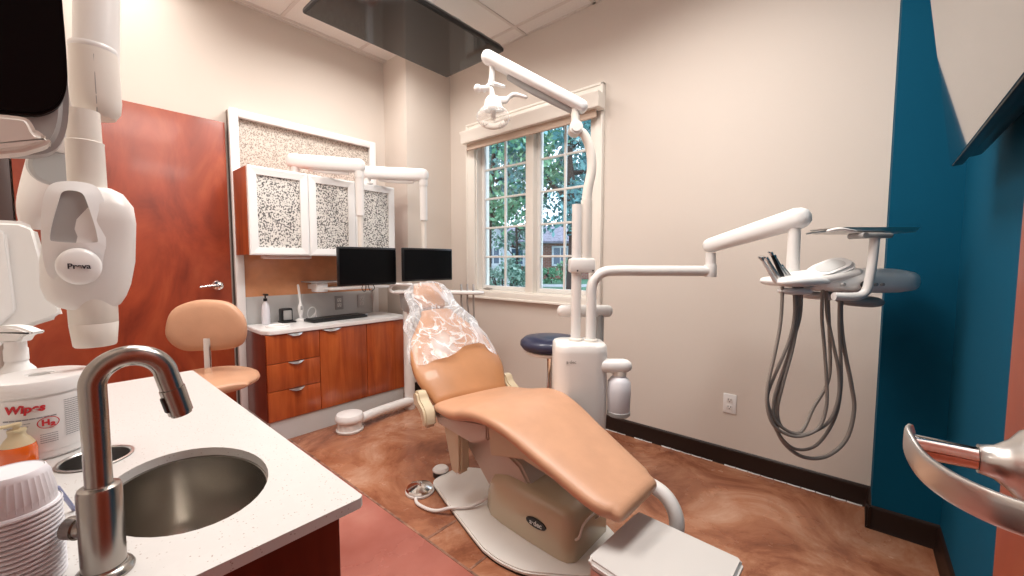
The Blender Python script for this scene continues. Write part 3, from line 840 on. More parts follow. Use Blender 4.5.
# oval bean shaped pad, slightly curved towards the sitter
b = B(); rings = []
outl = smooth2([(-0.195, -0.01), (-0.165, 0.085), (-0.08, 0.128), (0.02, 0.135), (0.115, 0.115), (0.18, 0.05), (0.193, -0.03), (0.165, -0.095), (0.08, -0.12), (-0.03, -0.122), (-0.12, -0.115), (-0.178, -0.07)], 4)
for f, dpt in ((0.30, -0.030), (0.72, -0.027), (0.90, -0.018), (0.98, -0.006), (1.0, 0.006), (0.98, 0.018), (0.90, 0.029), (0.72, 0.036), (0.30, 0.040)):
    rings.append([b.verts.new(bc + bs * (x * f * 0.92) + V((0, 0, z * f)) + bn * (dpt + 0.5 * (x * f) ** 2)) for x, z in outl])
skin(b, rings)
obj('backrest', b, M['tan2'], t, angle=70)
b = B(); box(b, -0.016, 0.016, -0.004, 0.004, 0, 0.26, 0.003)
m_ = Matrix((bs, bn, V((0, 0, 1)))).transposed().to_4x4(); m_.translation = V((-2.47, 0.53, 0.56)) + bn * 0.035
bmesh.ops.transform(b, matrix=m_, verts=b.verts)
tube(b, [(-2.475, 0.50, 0.57), (-2.465, 0.51, 0.552), (-2.455, 0.522, 0.552)], 0.013, 10, 4)
obj('back_support', b, M['chrome'], t)
b = B(); cyl(b, (SC.x, SC.y, 0.33), (SC.x, SC.y, 0.565), 0.016); obj('gas_column', b, M['chrome'], t)
b = B(); cyl(b, (SC.x, SC.y, 0.08), (SC.x, SC.y, 0.33), 0.026); obj('column_sleeve', b, M['black'], t)
b = bx(SC.x - 0.10, SC.x + 0.10, SC.y - 0.06, SC.y + 0.06, 0.548, 0.566, 0.004); obj('seat_plate', b, M['black'], t)
for k in range(5):
    a = 2 * PI * k / 5 + 0.3; dx, dy = math.cos(a), math.sin(a)
    lg = obj('leg', tube(B(), [(SC.x + dx * .02, SC.y + dy * .02, 0.105), (SC.x + dx * .16, SC.y + dy * .16, 0.09), (SC.x + dx * .27, SC.y + dy * .27, 0.072)], lambda q: 0.020 - 0.006 * q, 12, 4, True), M['chrome'], t)
    b = B(); cc = V((SC.x + dx * .27, SC.y + dy * .27, 0.026))
    for s in (-1, 1): cyl(b, cc + V((-dy, dx, 0)) * 0.006 * s, cc + V((-dy, dx, 0)) * 0.022 * s, 0.0255)
    cyl(b, cc, cc + V((0, 0, .045)), 0.006, seg=10)
    obj('caster', b, M['black'], lg)

# ================================================================== SINK COUNTER in the foreground
CZ = 0.86
SK = (-0.765, 0.128); SRX, SRY = 0.145, 0.100
def ell(c, rx, ry, n=40, ex=2.0): return [(c[0] + math.copysign(abs(math.cos(a)) ** (2/ex), math.cos(a)) * rx, c[1] + math.copysign(abs(math.sin(a)) ** (2/ex), math.sin(a)) * ry) for a in [2 * PI * k / n for k in range(n)]]
HC = (-0.982, 0.042); HR = 0.048
t = thing('sink_counter', 'cherry sink counter with white speckled quartz top in the foreground', 'counter', (-1.05, 0.0, 0))
outer = [(-1.566, YB + .001), (-0.535, YB + .001), (-0.5305, YB + .006), (-0.5305, 0.281), (-0.536, 0.287), (-1.560, 0.287), (-1.566, 0.281)]
b = holed(B(), outer, [ell(SK, SRX, SRY), ell(HC, HR, HR, 28)], CZ - 0.015, CZ)
obj('quartz_top', b, M['quartz'], t, angle=50)
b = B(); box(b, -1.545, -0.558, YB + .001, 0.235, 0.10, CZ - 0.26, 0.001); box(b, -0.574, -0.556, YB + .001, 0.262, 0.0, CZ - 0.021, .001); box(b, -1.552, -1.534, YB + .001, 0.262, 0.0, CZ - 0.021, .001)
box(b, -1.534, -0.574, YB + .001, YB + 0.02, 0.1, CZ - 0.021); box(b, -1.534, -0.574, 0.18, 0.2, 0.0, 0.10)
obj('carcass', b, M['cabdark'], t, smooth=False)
for k in range(3):
    xa = -1.532 + k * 0.319
    f = obj('door', bx(xa + .002, xa + 0.317, 0.236, 0.256, 0.105, CZ - 0.03, 0.0015), M['cab'], t)
    obj('handle', tube(B(), [(xa + 0.10, 0.256, 0.76), (xa + 0.12, 0.278, 0.76), (xa + 0.20, 0.278, 0.76), (xa + 0.22, 0.256, 0.76)], 0.005, 8, 4), M['satin'], f)
# undermount bowl, with steel lip just under the stone
b = B(); rings = []
for (f, z) in ((1.05, CZ - 0.0155), (0.975, CZ - 0.0160), (0.965, CZ - 0.05), (0.94, CZ - 0.12), (0.88, CZ - 0.150), (0.75, CZ - 0.165), (0.25, CZ - 0.172), (0.16, CZ - 0.176)):
    rings.append([b.verts.new((x, y, z)) for x, y in ell(SK, SRX * f, SRY * f, 48)])
skin(b, rings, False, True)
s = tag(obj('sink_bowl', b, M['sink'], angle=60, origin=(SK[0], SK[1], CZ - 0.17)), 'oval stainless steel undermount sink in the quartz counter', 'sink')
b = lathe(B(), [(0.026, -0.002), (0.026, 0.001), (0.020, 0.002), (0.017, -0.002)], (SK[0], SK[1], CZ - 0.1745)); obj('drain', b, M['chrome'], s)
# waste chute: steel collar let into the counter, dark plug below as the hole's painted shade
b = B(); rings = []
for r, z in ((HR, CZ + 0.0005), (HR + .001, CZ + 0.0025), (HR - 0.003, CZ + 0.003), (HR - 0.005, CZ + .001), (HR - 0.005, CZ - 0.12)):
    rings.append(ring(b, (HC[0], HC[1], z), (1, 0, 0), (0, 1, 0), r, r, 36))
skin(b, rings, False, False)
s = tag(obj('waste_chute', b, M['satin'], origin=(HC[0], HC[1], CZ - 0.12)), 'round steel rimmed waste hole in the counter behind the faucet', 'waste chute')
obj('hole_shade', cyl(B(), (HC[0], HC[1], CZ - 0.13), (HC[0], HC[1], CZ - 0.035), HR - 0.0055), M['dark'], s)

# faucet
FX, FY = -0.609, 0.027
t = thing('faucet', 'brushed nickel gooseneck faucet standing on the counter beside the sink', 'faucet', (FX, FY, CZ))
b = lathe(B(), [(0.0245, 0.0), (0.025, 0.003), (0.023, 0.007), (0.0195, 0.009), (0.0190, 0.011)], (FX, FY, CZ), seg=48); obj('base_ring', b, M['nickel'], t)
b = lathe(B(), [(0.0183, 0.009), (0.0183, 0.095), (0.0170, 0.0985), (0.0125, 0.100), (0.0118, 0.101)], (FX, FY, CZ), seg=48); obj('body', b, M['nickel'], t)
gd = V((0.10, 0.995, 0)).normalized(); R_ = 0.0300
base = V((FX, FY, 0)); zt = CZ + 0.206
pts = [base + V((0, 0, CZ + 0.10)), base + V((0, 0, CZ + 0.14)), base + V((0, 0, CZ + 0.18)), base + V((0, 0, zt))]
for k in range(1, 12):
    a = PI - PI * k / 12 * 1.06
    pts.append(base + gd * (R_ + R_ * math.cos(a)) + V((0, 0, zt + R_ * math.sin(a))))
tdir = (pts[-1] - pts[-2]).normalized()
pts.append(pts[-1] + tdir * 0.016)
b = tube(B(), pts, 0.0112, 28, 3); obj('gooseneck', b, M['nickel'], t)
e0 = pts[-1]
b = B(); cyl(b, e0, e0 + tdir * 0.0012, 0.0104, seg=32); cyl(b, e0 + tdir * 0.0012, e0 + tdir * 0.032, 0.0122, 0.0118, seg=32); cyl(b, e0 + tdir * 0.032, e0 + tdir * 0.035, 0.0100, seg=32)
sp = obj('spray_head', b, M['nickel'], t)
sn = V((0.25, -0.85, 0)).normalized(); sn = (sn - tdir * sn.dot(tdir)).normalized(); sx_ = tdir.cross(sn).normalized()
b = obox(B(), e0 + tdir * 0.017 + sn * 0.0110, sx_, tdir, sn, 0.008, 0.020, 0.006, 0.0025); obj('spray_button', b, M['black'], sp)
hd = (V((-0.757, -0.653, 0))).normalized()
b = B(); cyl(b, base + V((0, 0, CZ + 0.052)) + hd * 0.015, base + V((0, 0, CZ + 0.052)) + hd * 0.024, 0.0105, seg=24)
cyl(b, base + V((0, 0, CZ + 0.052)) + hd * 0.024, base + V((0, 0, CZ + 0.052)) + hd * 0.036, 0.0122, 0.0115, seg=24)
obj('side_valve', b, M['nickel'], t)

# canister of wipes
WC = V((-1.100, -0.015, CZ)); WR = 0.0635
t = thing('wipes_canister', 'large white round canister of disinfecting wipes with red lettering on the counter', 'canister', WC)
b = lathe(B(), [(WR - 0.006, 0), (WR - 0.001, 0.005), (WR, 0.012), (WR + 0.0015, 0.118)], WC, seg=48); body = obj('tub', b, M['paper'], t)
b = lathe(B(), [(WR + 0.004, 0.114), (WR + 0.0045, 0.117), (WR + 0.0045, 0.132), (WR + 0.002, 0.137), (WR - 0.006, 0.1395), (0.018, 0.1395), (0.016, 0.137), (0.001, 0.137)], WC, seg=48); lid = obj('lid', b, M['white'], t)
b = lathe(B(), [(0.013, 0.1372), (0.013, 0.1385), (0.001, 0.1388)], WC); obj('dispensing_hole', b, M['gplast'], lid)
view = (V((0, 0, 0)) - V((WC.x, WC.y, 0))).normalized()
def ang(v, deg):
    a = math.radians(deg); return V((v.x * math.cos(a) - v.y * math.sin(a), v.x * math.sin(a) + v.y * math.cos(a), 0))
def on_tub(body_txt, size, deg, z, mat, bold=0.0, shear=0.0, depth=0.0004):
    n_ = ang(view, deg); r_ = V((0, 0, 1)).cross(n_)
    return text_bm(body_txt, size, None, r_, (0, 0, 1), depth, bold, (WC.x, WC.y, WC.z + z), WR + 0.0028, shear)
# wrap label
b = B(); rows = []
for k in range(25):
    n_ = ang(view, -65 + 130 * k / 24)
    rows.append([b.verts.new(V((WC.x, WC.y, CZ + z)) + n_ * (WR + r_)) for z, r_ in ((0.016, 0.0006), (0.110, 0.0022))])
for r0, r1 in zip(rows, rows[1:]): b.faces.new((r0[0], r1[0], r1[1], r0[1]))
obj('label', b, M['label'], body)
obj('lettering', on_tub('Wipes', 0.0175, -17, 0.094, None, 0.0007, 0.12), M['red'], body, smooth=False)
b = B()
for k in range(40):
    a = 2 * PI * k / 40; a2 = 2 * PI * (k + 1) / 40
    q = []
    for (aa, rr) in ((a, 0.0125), (a2, 0.0125), (a2, 0.0112), (a, 0.0112)):
        n_ = ang(view, 5 + math.degrees(math.cos(aa) * rr / WR)); q.append(b.verts.new(V((WC.x, WC.y, CZ + 0.066 + math.sin(aa) * rr * 0.8)) + n_ * (WR + 0.0028)))
    b.faces.new(q)
bt = on_tub('H₂', 0.0135, 5, 0.066, None, 0.0006); me_ = bpy.data.meshes.new('t'); bt.to_mesh(me_); bt.free(); b.from_mesh(me_); bpy.data.meshes.remove(me_)
obj('emblem', b, M['red'], body, smooth=False)
b = B()
def ink_row(deg0, deg1, z, h=0.0011):
    n0 = 8
    for k in range(n0):
        d0, d1 = deg0 + (deg1 - deg0) * k / n0, deg0 + (deg1 - deg0) * (k + 0.92) / n0
        q = [b.verts.new(V((WC.x, WC.y, CZ + zz)) + ang(view, dd) * (WR + 0.0026)) for dd, zz in ((d0, z), (d1, z), (d1, z + h), (d0, z + h))]
        b.faces.new(q)
for k in range(18): ink_row(22, 50 - (k * 7 % 5), 0.098 - k * 0.0036)
for k in range(5): ink_row(-4, 14, 0.046 - k * 0.0036)
ink_row(-40, 14, 0.0755, 0.0022); ink_row(-40, -12, 0.069); ink_row(-40, -14, 0.064)
obj('small_print', b, M['greyink'], body, smooth=False)

# white trigger bottle behind the canister
t = thing('trigger_bottle', 'white trigger spray bottle behind the wipes canister', 'bottle', (-1.262, -0.045, CZ))
c = V((-1.262, -0.045, CZ))
b = lathe(B(), [(0.030, 0), (0.033, 0.005), (0.033, 0.10), (0.024, 0.125), (0.0165, 0.135), (0.014, 0.150)], c); obj('body', b, M['paper'], t)
b = lathe(B(), [(0.0165, 0.143), (0.0165, 0.165), (0.0150, 0.168), (0.0150, 0.182)], c); obj('collar', b, M['white'], t)
v1 = V((0.757, 0.653, 0)); v1p = V((-0.653, 0.757, 0))
prof = smooth2([(-0.050, 0.199), (-0.044, 0.208), (-0.015, 0.213), (0.016, 0.212), (0.042, 0.203), (0.047, 0.198), (0.030, 0.192), (0.019, 0.181), (-0.016, 0.180), (-0.024, 0.192), (-0.040, 0.196)], 4)
b = prism(B(), prof, v1, (0, 0, 1), c - v1p * 0.013, v1p * 0.026, 0.004); hd_ = obj('sprayer_head', b, M['white'], t)
b = prism(B(), smooth2([(-0.030, 0.194), (-0.022, 0.194), (-0.028, 0.178), (-0.045, 0.164), (-0.050, 0.165), (-0.038, 0.178)], 4), v1, (0, 0, 1), c - v1p * 0.006, v1p * 0.012, 0.002); obj('trigger', b, M['white'], hd_)

# orange soap bottle
c = V((-1.014, -0.042, CZ))
t = thing('soap_bottle', 'clear little bottle of orange liquid in front of the wipes canister', 'bottle', c)
b = lathe(B(), [(0.018, 0), (0.0210, 0.003), (0.0215, 0.034), (0.0200, 0.044), (0.014, 0.052)], c); obj('liquid', b, M['orange'], t)
b = lathe(B(), [(0.0195, 0.0445), (0.0145, 0.054), (0.0100, 0.060), (0.0095, 0.067)], c); obj('shoulder', b, M['amber'], t)
b = lathe(B(), [(0.0105, 0.066), (0.0105, 0.070), (0.004, 0.071), (0.004, 0.075), (0.006, 0.0755), (0.006, 0.080)], c); box(b, c.x - 0.006, c.x + 0.006, c.y - 0.024, c.y, c.z + 0.0755, c.z + 0.0795, 0.002); obj('pump', b, M['amber'], t)

# stack of cups, mouths down
CC = V((-0.657, -0.033, CZ))
def make_cup(z, label, group=None):
    t = thing('plastic_cup', label, 'cup', (CC.x, CC.y, z), group)
    b = B(); n = 72
    def fl(r, zz, amp):
        return [b.verts.new((CC.x + math.cos(2*PI*k/n) * (r + amp * (k % 2)), CC.y + math.sin(2*PI*k/n) * (r + amp * (k % 2)), z + zz)) for k in range(n)]
    rings = [fl(0.0330, 0.000, 0), fl(0.0336, 0.0018, 0), fl(0.0325, 0.0036, 0), fl(0.0312, 0.0042, 0), fl(0.0303, 0.011, 0), fl(0.0298, 0.0125, 0.0013), fl(0.0258, 0.036, 0.0013), fl(0.0258, 0.0375, 0), fl(0.0246, 0.041, 0), fl(0.0232, 0.0425, 0), fl(0.0225, 0.0415, 0), fl(0.008, 0.0410, 0)]
    skin(b, rings, False, True)
    obj('body', b, M['cup'], t, angle=25)
    b = lathe(B(), [(0.0336, 0.0), (0.0345, 0.0009), (0.0345, 0.0022), (0.0336, 0.0032)], (CC.x, CC.y, z), seg=40, cap0=False, cap1=False)
    obj('rim', b, M['cup'], t)
    return t
NC = 16; dz = 0.0050
cup0 = make_cup(CZ + 0.0005, 'white ribbed plastic cup lower in the upside down stack, only its rim showing', 'stacked cups')
for k in range(1, NC):
    copy_tree(cup0, (CC.x, CC.y, CZ + 0.0005 + k * dz))
copy_tree(cup0, (CC.x, CC.y, CZ + 0.0005 + NC * dz), 'white ribbed plastic cup standing upside down on top of the stack', 'stacked cups')
c = V((-0.792, 0.004, CZ))
b = obox(B(), c + V((0, 0, 0.022)), (0.757, 0.653, 0), (-0.55, 0.62, 0.35), V((0.757, 0.653, 0)).cross(V((-0.55, 0.62, 0.35))), 0.006, 0.003, 0.05, 0.001)
tag(obj('plastic_strip', b, M['stick'], origin=c), 'small blue grey strip standing between the cups and the waste hole', 'strip')

# ================================================================== DENTAL CHAIR
t = thing('dental_chair', 'reclined tan vinyl dental chair in the middle of the room', 'dental chair', (-1.2, 1.40, 0))
chair = t
def BPL(g):
    pts = [(-1.70, 1.35), (-1.695, 1.48), (-1.66, 1.53), (-1.50, 1.62), (-1.44, 1.64), (-0.95, 1.64), (-0.88, 1.63), (-0.70, 1.53), (-0.68, 1.48), (-0.69, 1.34), (-0.71, 1.28), (-0.84, 1.185), (-0.92, 1.135), (-1.02, 1.115), (-1.10, 1.118), (-1.16, 1.13), (-1.40, 1.205), (-1.64, 1.285), (-1.685, 1.31)]
    cx, cy = -1.2, 1.38
    return smooth2([(cx + (x - cx) * (1 - g), cy + (y - cy) * (1 - 2.5 * g)) for x, y in pts], 3)
b = prism(B(), BPL(0), (1, 0, 0), (0, 1, 0), (0, 0, 0.006), (0, 0, 0.020), 0.006)
obj('base_plate', b, M['plate'], t)
b = prism(B(), BPL(0.006), (1, 0, 0), (0, 1, 0), (0, 0, 0.0), (0, 0, 0.0065))
obj('base_gasket', b, M['black'], t)
# khaki pump housing
b = B(); rings = []
for (x, y0_, y1_, zt_, r_) in ((-1.315, 1.36, 1.52, 0.10, .05), (-1.305, 1.335, 1.55, 0.150, .05), (-1.25, 1.300, 1.585, 0.215, .05), (-1.17, 1.285, 1.59, 0.235, .05), (-1.0, 1.272, 1.59, 0.232, .05), (-0.85, 1.268, 1.588, 0.226, .05), (-0.815, 1.275, 1.58, 0.215, .05), (-0.795, 1.295, 1.56, 0.190, .05), (-0.790, 1.31, 1.545, 0.17, .05)):
    yc, w_ = (y0_ + y1_) / 2, (y1_ - y0_)
    L = []
    rr_ = 0.045
    prof = [(-w_/2, 0.027)] + [(-w_/2 + 0.006 + rr_ - rr_ * math.cos(q), zt_ - rr_ + rr_ * math.sin(q)) for q in (0, .4, .8, 1.2, PI/2)] + [(w_/2 - 0.006 - rr_ + rr_ * math.cos(q), zt_ - rr_ + rr_ * math.sin(q)) for q in (PI/2, 1.2, .8, .4, 0)] + [(w_/2, 0.027)]
    rings.append([b.verts.new((x, yc + a, z)) for a, z in prof])
skin(b, rings)
hs = obj('pump_housing', b, M['khaki'], t, angle=50)
b = B(); 
for r_, d_ in ((1, 0.0),):
    prism(b, [(math.cos(q) * 0.052, math.sin(q) * 0.021) for q in [2 * PI * k / 32 for k in range(32)]], (1, 0, 0), (0, 0, 1), (-0.965, 1.2745, 0.125), (0, -0.006, 0.0), 0.002)
bd = obj('badge', b, M['black'], hs)
obj('badge_lettering', text_bm('a·dec', 0.030, (-0.965, 1.2680, 0.124), (1, 0, 0), (0, 0, 1), 0.0005, 0.0005), M['satin'], hs, smooth=False)
b = tube(B(), [(-0.793, 1.30, 0.12), (-0.775, 1.30, 0.14), (-0.775, 1.33, 0.175), (-0.775, 1.42, 0.178), (-0.775, 1.45, 0.15), (-0.795, 1.45, 0.13)], 0.005, 8, 4)
obj('housing_handle', b, M['plast2'], hs)
# lift arm and links
def quadprism(pts, y0, y1, bev=0.006):
    return prism(B(), pts, (1, 0, 0), (0, 0, 1), (0, y0, 0), (0, y1 - y0, 0), bev)
obj('lift_arm', quadprism([(-1.50, 0.34), (-1.40, 0.43), (-1.10, 0.30), (-1.02, 0.20), (-1.10, 0.12), (-1.26, 0.10)], 1.33, 1.56, 0.012), M['lift'], t)
obj('rear_link', quadprism([(-1.515, 0.41), (-1.385, 0.41), (-1.385, 0.20), (-1.415, 0.180), (-1.455, 0.19)], 1.235, 1.30, 0.012), M['khaki'], t)
obj('rear_link', quadprism([(-1.555, 0.42), (-1.43, 0.42), (-1.435, 0.20), (-1.475, 0.175), (-1.515, 0.19)], 1.53, 1.59, 0.012), M['khaki'], t)
obj('seat_frame', quadprism([(-1.56, 0.445), (-1.20, 0.495), (-1.20, 0.42), (-1.30, 0.375), (-1.54, 0.405)], 1.225, 1.64, 0.008), M['lift'], t)
obj('toe_frame', quadprism([(-1.20, 0.50), (-1.02, 0.512), (-0.70, 0.385), (-0.72, 0.345), (-1.00, 0.40), (-1.18, 0.36)], 1.225, 1.44, 0.006), M['khaki'], t)
b = B()
ax = V((0.975, -0.215, 0)).normalized(); sd = V((0.215, 0.975, 0)).normalized()
H0 = V((-1.53, 1.45, 0.495))
for s, nm in ((-1, 'near'), (1, 'far')):
    b = prism(B(), smooth2([(-0.085, 0.030), (-0.040, 0.038), (-0.015, 0.005), (0.03, -0.020), (0.055, -0.055), (0.060, -0.105), (0.025, -0.110), (0.005, -0.075), (-0.035, -0.045), (-0.080, -0.030)], 4), ax, (0, 0, 1), H0 + sd * (0.265 * s - 0.03) + V((0, 0, 0.02)), sd * 0.06, 0.010)
    obj('back_hinge', b, M['khaki2'], t)
b = B(); cyl(b, H0 - sd * 0.25 + V((0.0, 0, -0.04)), H0 + sd * 0.25 + V((0.0, 0, -0.04)), 0.028); obj('hinge_shaft', b, M['gplast'], t)
# legrest / seat cushion
b = B()
pad(b, [((-1.50, 1.455, 0.480), 0.245, 0.034), ((-1.33, 1.420, 0.505), 0.262, 0.040), ((-1.16, 1.375, 0.552), 0.250, 0.040), ((-1.00, 1.335, 0.552), 0.222, 0.036), ((-0.82, 1.308, 0.490), 0.194, 0.034), ((-0.66, 1.290, 0.428), 0.172, 0.034), ((-0.595, 1.284, 0.406), 0.160, 0.034), ((-0.560, 1.282, 0.396), 0.140, 0.033)], (0.2, 0.98, 0), 3.2, 36, 8)
obj('seat_cushion', b, M['tan2'], t, angle=80)
# backrest cushion
up_b = V((-0.50, 0.11, 0.50)).normalized()
def bk(q, off=0.0): return H0 + up_b * q + up_b.cross(sd).normalized() * off
b = B()
pad(b, [(bk(0.02), 0.225, 0.035), (bk(0.14), 0.265, 0.045), (bk(0.26), 0.262, 0.042), (bk(0.38), 0.225, 0.038), (bk(0.49), 0.150, 0.034), (bk(0.555), 0.105, 0.030)], sd, 2.8, 36, 8)
obj('backrest', b, M['tan'], t, angle=80)
# headrest
hc = bk(0.70, -0.0) ; hup = V((-0.40, 0.09, 0.62)).normalized()
b = B()
pad(b, [(hc - hup * 0.060, 0.085, 0.026), (hc, 0.108, 0.037), (hc + hup * 0.060, 0.092, 0.028)], sd, 2.4, 28, 6)
hr = obj('headrest', b, M['tan'], t, angle=80)
b = B(); obox(b, bk(0.60, 0.035), sd, up_b, sd.cross(up_b), 0.055, 0.20, 0.010, 0.003); obj('headrest_bar', b, M['satin'], t)
b = B(); obox(b, bk(0.20, 0.05), sd, up_b, sd.cross(up_b), 0.30, 0.36, 0.02, 0.008); obj('back_shell', b, M['khaki2'], t)

# plastic sleeve draped over headrest and shoulders of the chair
b = B(); rings = []
nrm = up_b.cross(sd).normalized()
if nrm.z > 0: nrm = -nrm     # points to the back side
nseg = 72
def draped(q, hw, ht, flare, seed):
    out = []
    for i in range(nseg):
        a = 2 * PI * i / nseg
        x, y = math.cos(a), math.sin(a)
        wv = mnoise.noise(V((x * 2.2 + seed * 0.15, y * 2.2, seed * 0.35))) * flare + abs(mnoise.noise(V((x * 7, y * 7, seed * 0.22 + 5)))) * flare * 0.7
        c = H0 + up_b * q
        out.append(b.verts.new(c + sd * x * (hw + wv) + nrm * y * (ht + wv * 0.8)))
    return out
prof = [(0.22, 0.262, 0.068, 0.020), (0.26, 0.262, 0.065, 0.022), (0.30, 0.258, 0.062, 0.026), (0.34, 0.250, 0.062, 0.026), (0.38, 0.235, 0.062, 0.024), (0.42, 0.22, 0.062, 0.026), (0.46, 0.235, 0.060, 0.028), (0.50, 0.21, 0.060, 0.030), (0.54, 0.185, 0.060, 0.030), (0.58, 0.165, 0.060, 0.030), (0.62, 0.155, 0.062, 0.032), (0.66, 0.155, 0.065, 0.036), (0.70, 0.155, 0.065, 0.040), (0.74, 0.145, 0.060, 0.040), (0.77, 0.125, 0.050, 0.036), (0.795, 0.085, 0.035, 0.03), (0.805, 0.03, 0.015, 0.01)]
for k, (q, hw, ht, fl_) in enumerate(prof): rings.append(draped(q, hw, ht, fl_, k))
# ragged front hem
for i, v in enumerate(rings[0]):
    a = 2 * PI * i / nseg
    v.co += up_b * (0.07 * mnoise.noise(V((math.cos(a) * 1.6, math.sin(a) * 1.6, 3))) - 0.03 * math.cos(3 * a))
skin(b, rings, False, True)
tag(obj('plastic_sleeve', b, M['film'], origin=bk(0.3), angle=180, sub=1), 'crinkled clear plastic cover draped over the headrest and upper back of the dental chair', 'cover')

# foot control disc with its cord
FC = V((-1.69, 1.225, 0))
t = thing('foot_control', 'round chrome foot control disc on the floor beside the chair base', 'foot control', FC)
b = lathe(B(), [(0.068, 0), (0.074, 0.003), (0.074, 0.012), (0.068, 0.016)], FC); obj('base', b, M['plast'], t)
b = lathe(B(), [(0.070, 0.0165), (0.072, 0.020), (0.066, 0.028), (0.040, 0.036), (0.012, 0.042), (0.004, 0.043)], FC, seg=12); obj('disc', b, M['chrome'], t, angle=12)
b = lathe(B(), [(0.012, 0.041), (0.011, 0.052), (0.004, 0.055)], FC); obj('knob', b, M['chrome'], t)
b = tube(B(), [(-1.645, 1.165, 0.012), (-1.60, 1.145, 0.010), (-1.52, 1.15, 0.012), (-1.47, 1.17, 0.0165), (-1.42, 1.205, 0.034), (-1.36, 1.26, 0.036), (-1.33, 1.31, 0.05), (-1.315, 1.36, 0.06)], 0.008, 10, 6)
obj('cord', b, M['plast'], t)
b = B(); lathe(b, [(0.042, 0), (0.044, 0.004), (0.044, 0.026), (0.040, 0.030)], (-1.735, 1.40, 0))
t = thing('floor_box', 'small round white topped floor fitting behind the chair base', 'fitting', (-1.735, 1.40, 0))
obj('skirt', b, M['black'], t)
b = lathe(B(), [(0.044, 0.0305), (0.045, 0.038), (0.036, 0.048), (0.008, 0.050)], (-1.735, 1.40, 0)); obj('cap', b, M['plast'], t)

# floor junction box at the foot of the chair, and bent tube from it
t = thing('junction_box', 'low floor utility box with a white lid at the foot of the chair', 'utility box', (-0.41, 1.22, 0))
def bpoly(g): return [(-0.605 - g, 1.075), (-0.585 - g, 1.385 + g), (-0.575, 1.395 + g), (-0.245, 1.375 + g), (-0.235 + g, 1.365), (-0.245 + g, 1.03 - g), (-0.26, 1.02 - g), (-0.595, 1.06 - g)]
obj('body', prism(B(), bpoly(-0.006), (1, 0, 0), (0, 1, 0), (0, 0, 0.0), (0, 0, 0.250), 0.004), M['satin'], t)
obj('lid', prism(B(), bpoly(0.004), (1, 0, 0), (0, 1, 0), (0, 0, 0.2505), (0, 0, 0.030), 0.010, 3), M['lid'], t)
b = tube(B(), [(-0.66, 1.47, 0.345), (-0.58, 1.475, 0.35), (-0.51, 1.475, 0.325), (-0.470, 1.47, 0.26), (-0.47, 1.455, 0.17), (-0.48, 1.435, 0.05), (-0.48, 1.43, 0.004)], 0.027, 18, 6, False)
tag(obj('conduit_tube', b, M['plast'], origin=(-0.475, 1.43, 0)), 'thick white bent tube curving down beside the utility box', 'tube')

# ================================================================== SUPPORT CENTRE behind the chair
UX0, UY0 = -1.043, 1.72
t = thing('support_center', 'white support unit with two upright posts behind the dental chair', 'dental unit', (UX0, UY0, 0))
unit = t
b = B(); rings = []
UD = V((0.757, 0.653, 0)); UP = V((-0.653, 0.757, 0))
for z, g in ((0.0, 0.9), (0.35, 0.98), (0.45, 1.0), (0.765, 1.0), (0.795, 0.985), (0.805, 0.93), (0.808, 0.5)):
    rings.append([b.verts.new(V((UX0, UY0, z)) + UD * x * g + UP * y * g) for x, y in round_rect(0.255, 0.24, 0.07, 5)])
skin(b, rings); obj('cabinet', b, M['plast'], t, angle=50)
obj('badge_lettering', text_bm('a·dec', 0.022, V((UX0, UY0, 0.73)) - UP * 0.1203 - UD * 0.055, UD, (0, 0, 1), 0.0005, 0.0003), M['gplast'], t, smooth=False)
lp = V((UX0, UY0, 0)) - UD * 0.016 + UP * 0.01     # light post
dp = V((UX0, UY0, 0)) + UD * 0.056 - UP * 0.01      # delivery post
cyl(b := B(), lp + V((0, 0, 0.805)), lp + V((0, 0, 1.48)), 0.0245); obj('post', b, M['plast'], t)
b = B(); tube(b, [dp + V((0, 0, 0.80)), dp + V((0, 0, 1.00)), dp + V((0, 0, 1.07)), dp + V((0, 0, 1.115)) + UD * 0.015, dp + V((0, 0, 1.148)) + UD * 0.055, dp + V((0, 0, 1.157)) + UD * 0.12, dp + V((0, 0, 1.157)) + UD * 0.30, dp + V((0, 0, 1.157)) + UD * 0.58], 0.0255, 20, 8)
dend = dp + UD * 0.58
ob_ = obj('delivery_tube', b, M['plast'], t)
b = B(); lathe(b, [(0.034, 0), (0.034, 0.012), (0.027, 0.016)], dp + V((0, 0, 0.806))); lathe(b, [(0.034, 0), (0.034, 0.012), (0.026, 0.016)], lp + V((0, 0, 0.806)))
obj('post_collars', b, M['plast2'], t)
b = B(); obox(b, lp + V((0, 0, 1.182)) + UD * 0.025, UD, UP, (0, 0, 1), 0.125, 0.07, 0.070, 0.010)
cl = obj('clamp', b, M['plast'], t)
b = B(); cyl(b, lp + V((0, 0, 1.157)) - UP * 0.034 + UD * 0.0, lp + V((0, 0, 1.157)) - UP * 0.037, 0.004, seg=10); cyl(b, lp + V((0, 0, 1.157)) - UP * 0.034 + UD * 0.075, lp + V((0, 0, 1.157)) - UP * 0.037 + UD * 0.075, 0.004, seg=10)
obj('screws', b, M['black'], cl)
l2 = lp + UD * 0.046
b = B(); cyl(b, l2 + V((0, 0, 1.155)), l2 + V((0, 0, 1.50)), 0.0275); obj('light_post', b, M['plast2'], t)
# horizontal arm for the assistant side seen behind the posts
a0 = V((UX0, UY0, 0.945)) - UD * 0.075 + UP * 0.10
b = tube(B(), [a0, a0 + UD * 0.12, a0 + UD * 0.24], 0.024, 18, 4, True, r2=0.032); obj('assistant_arm', b, M['plast'], t)
b = cyl(B(), a0 + UD * 0.20 - V((0, 0, 0.02)), a0 + UD * 0.20 - V((0, 0, 0.22)), 0.02); obj('assistant_arm_post', b, M['gplast'], t)
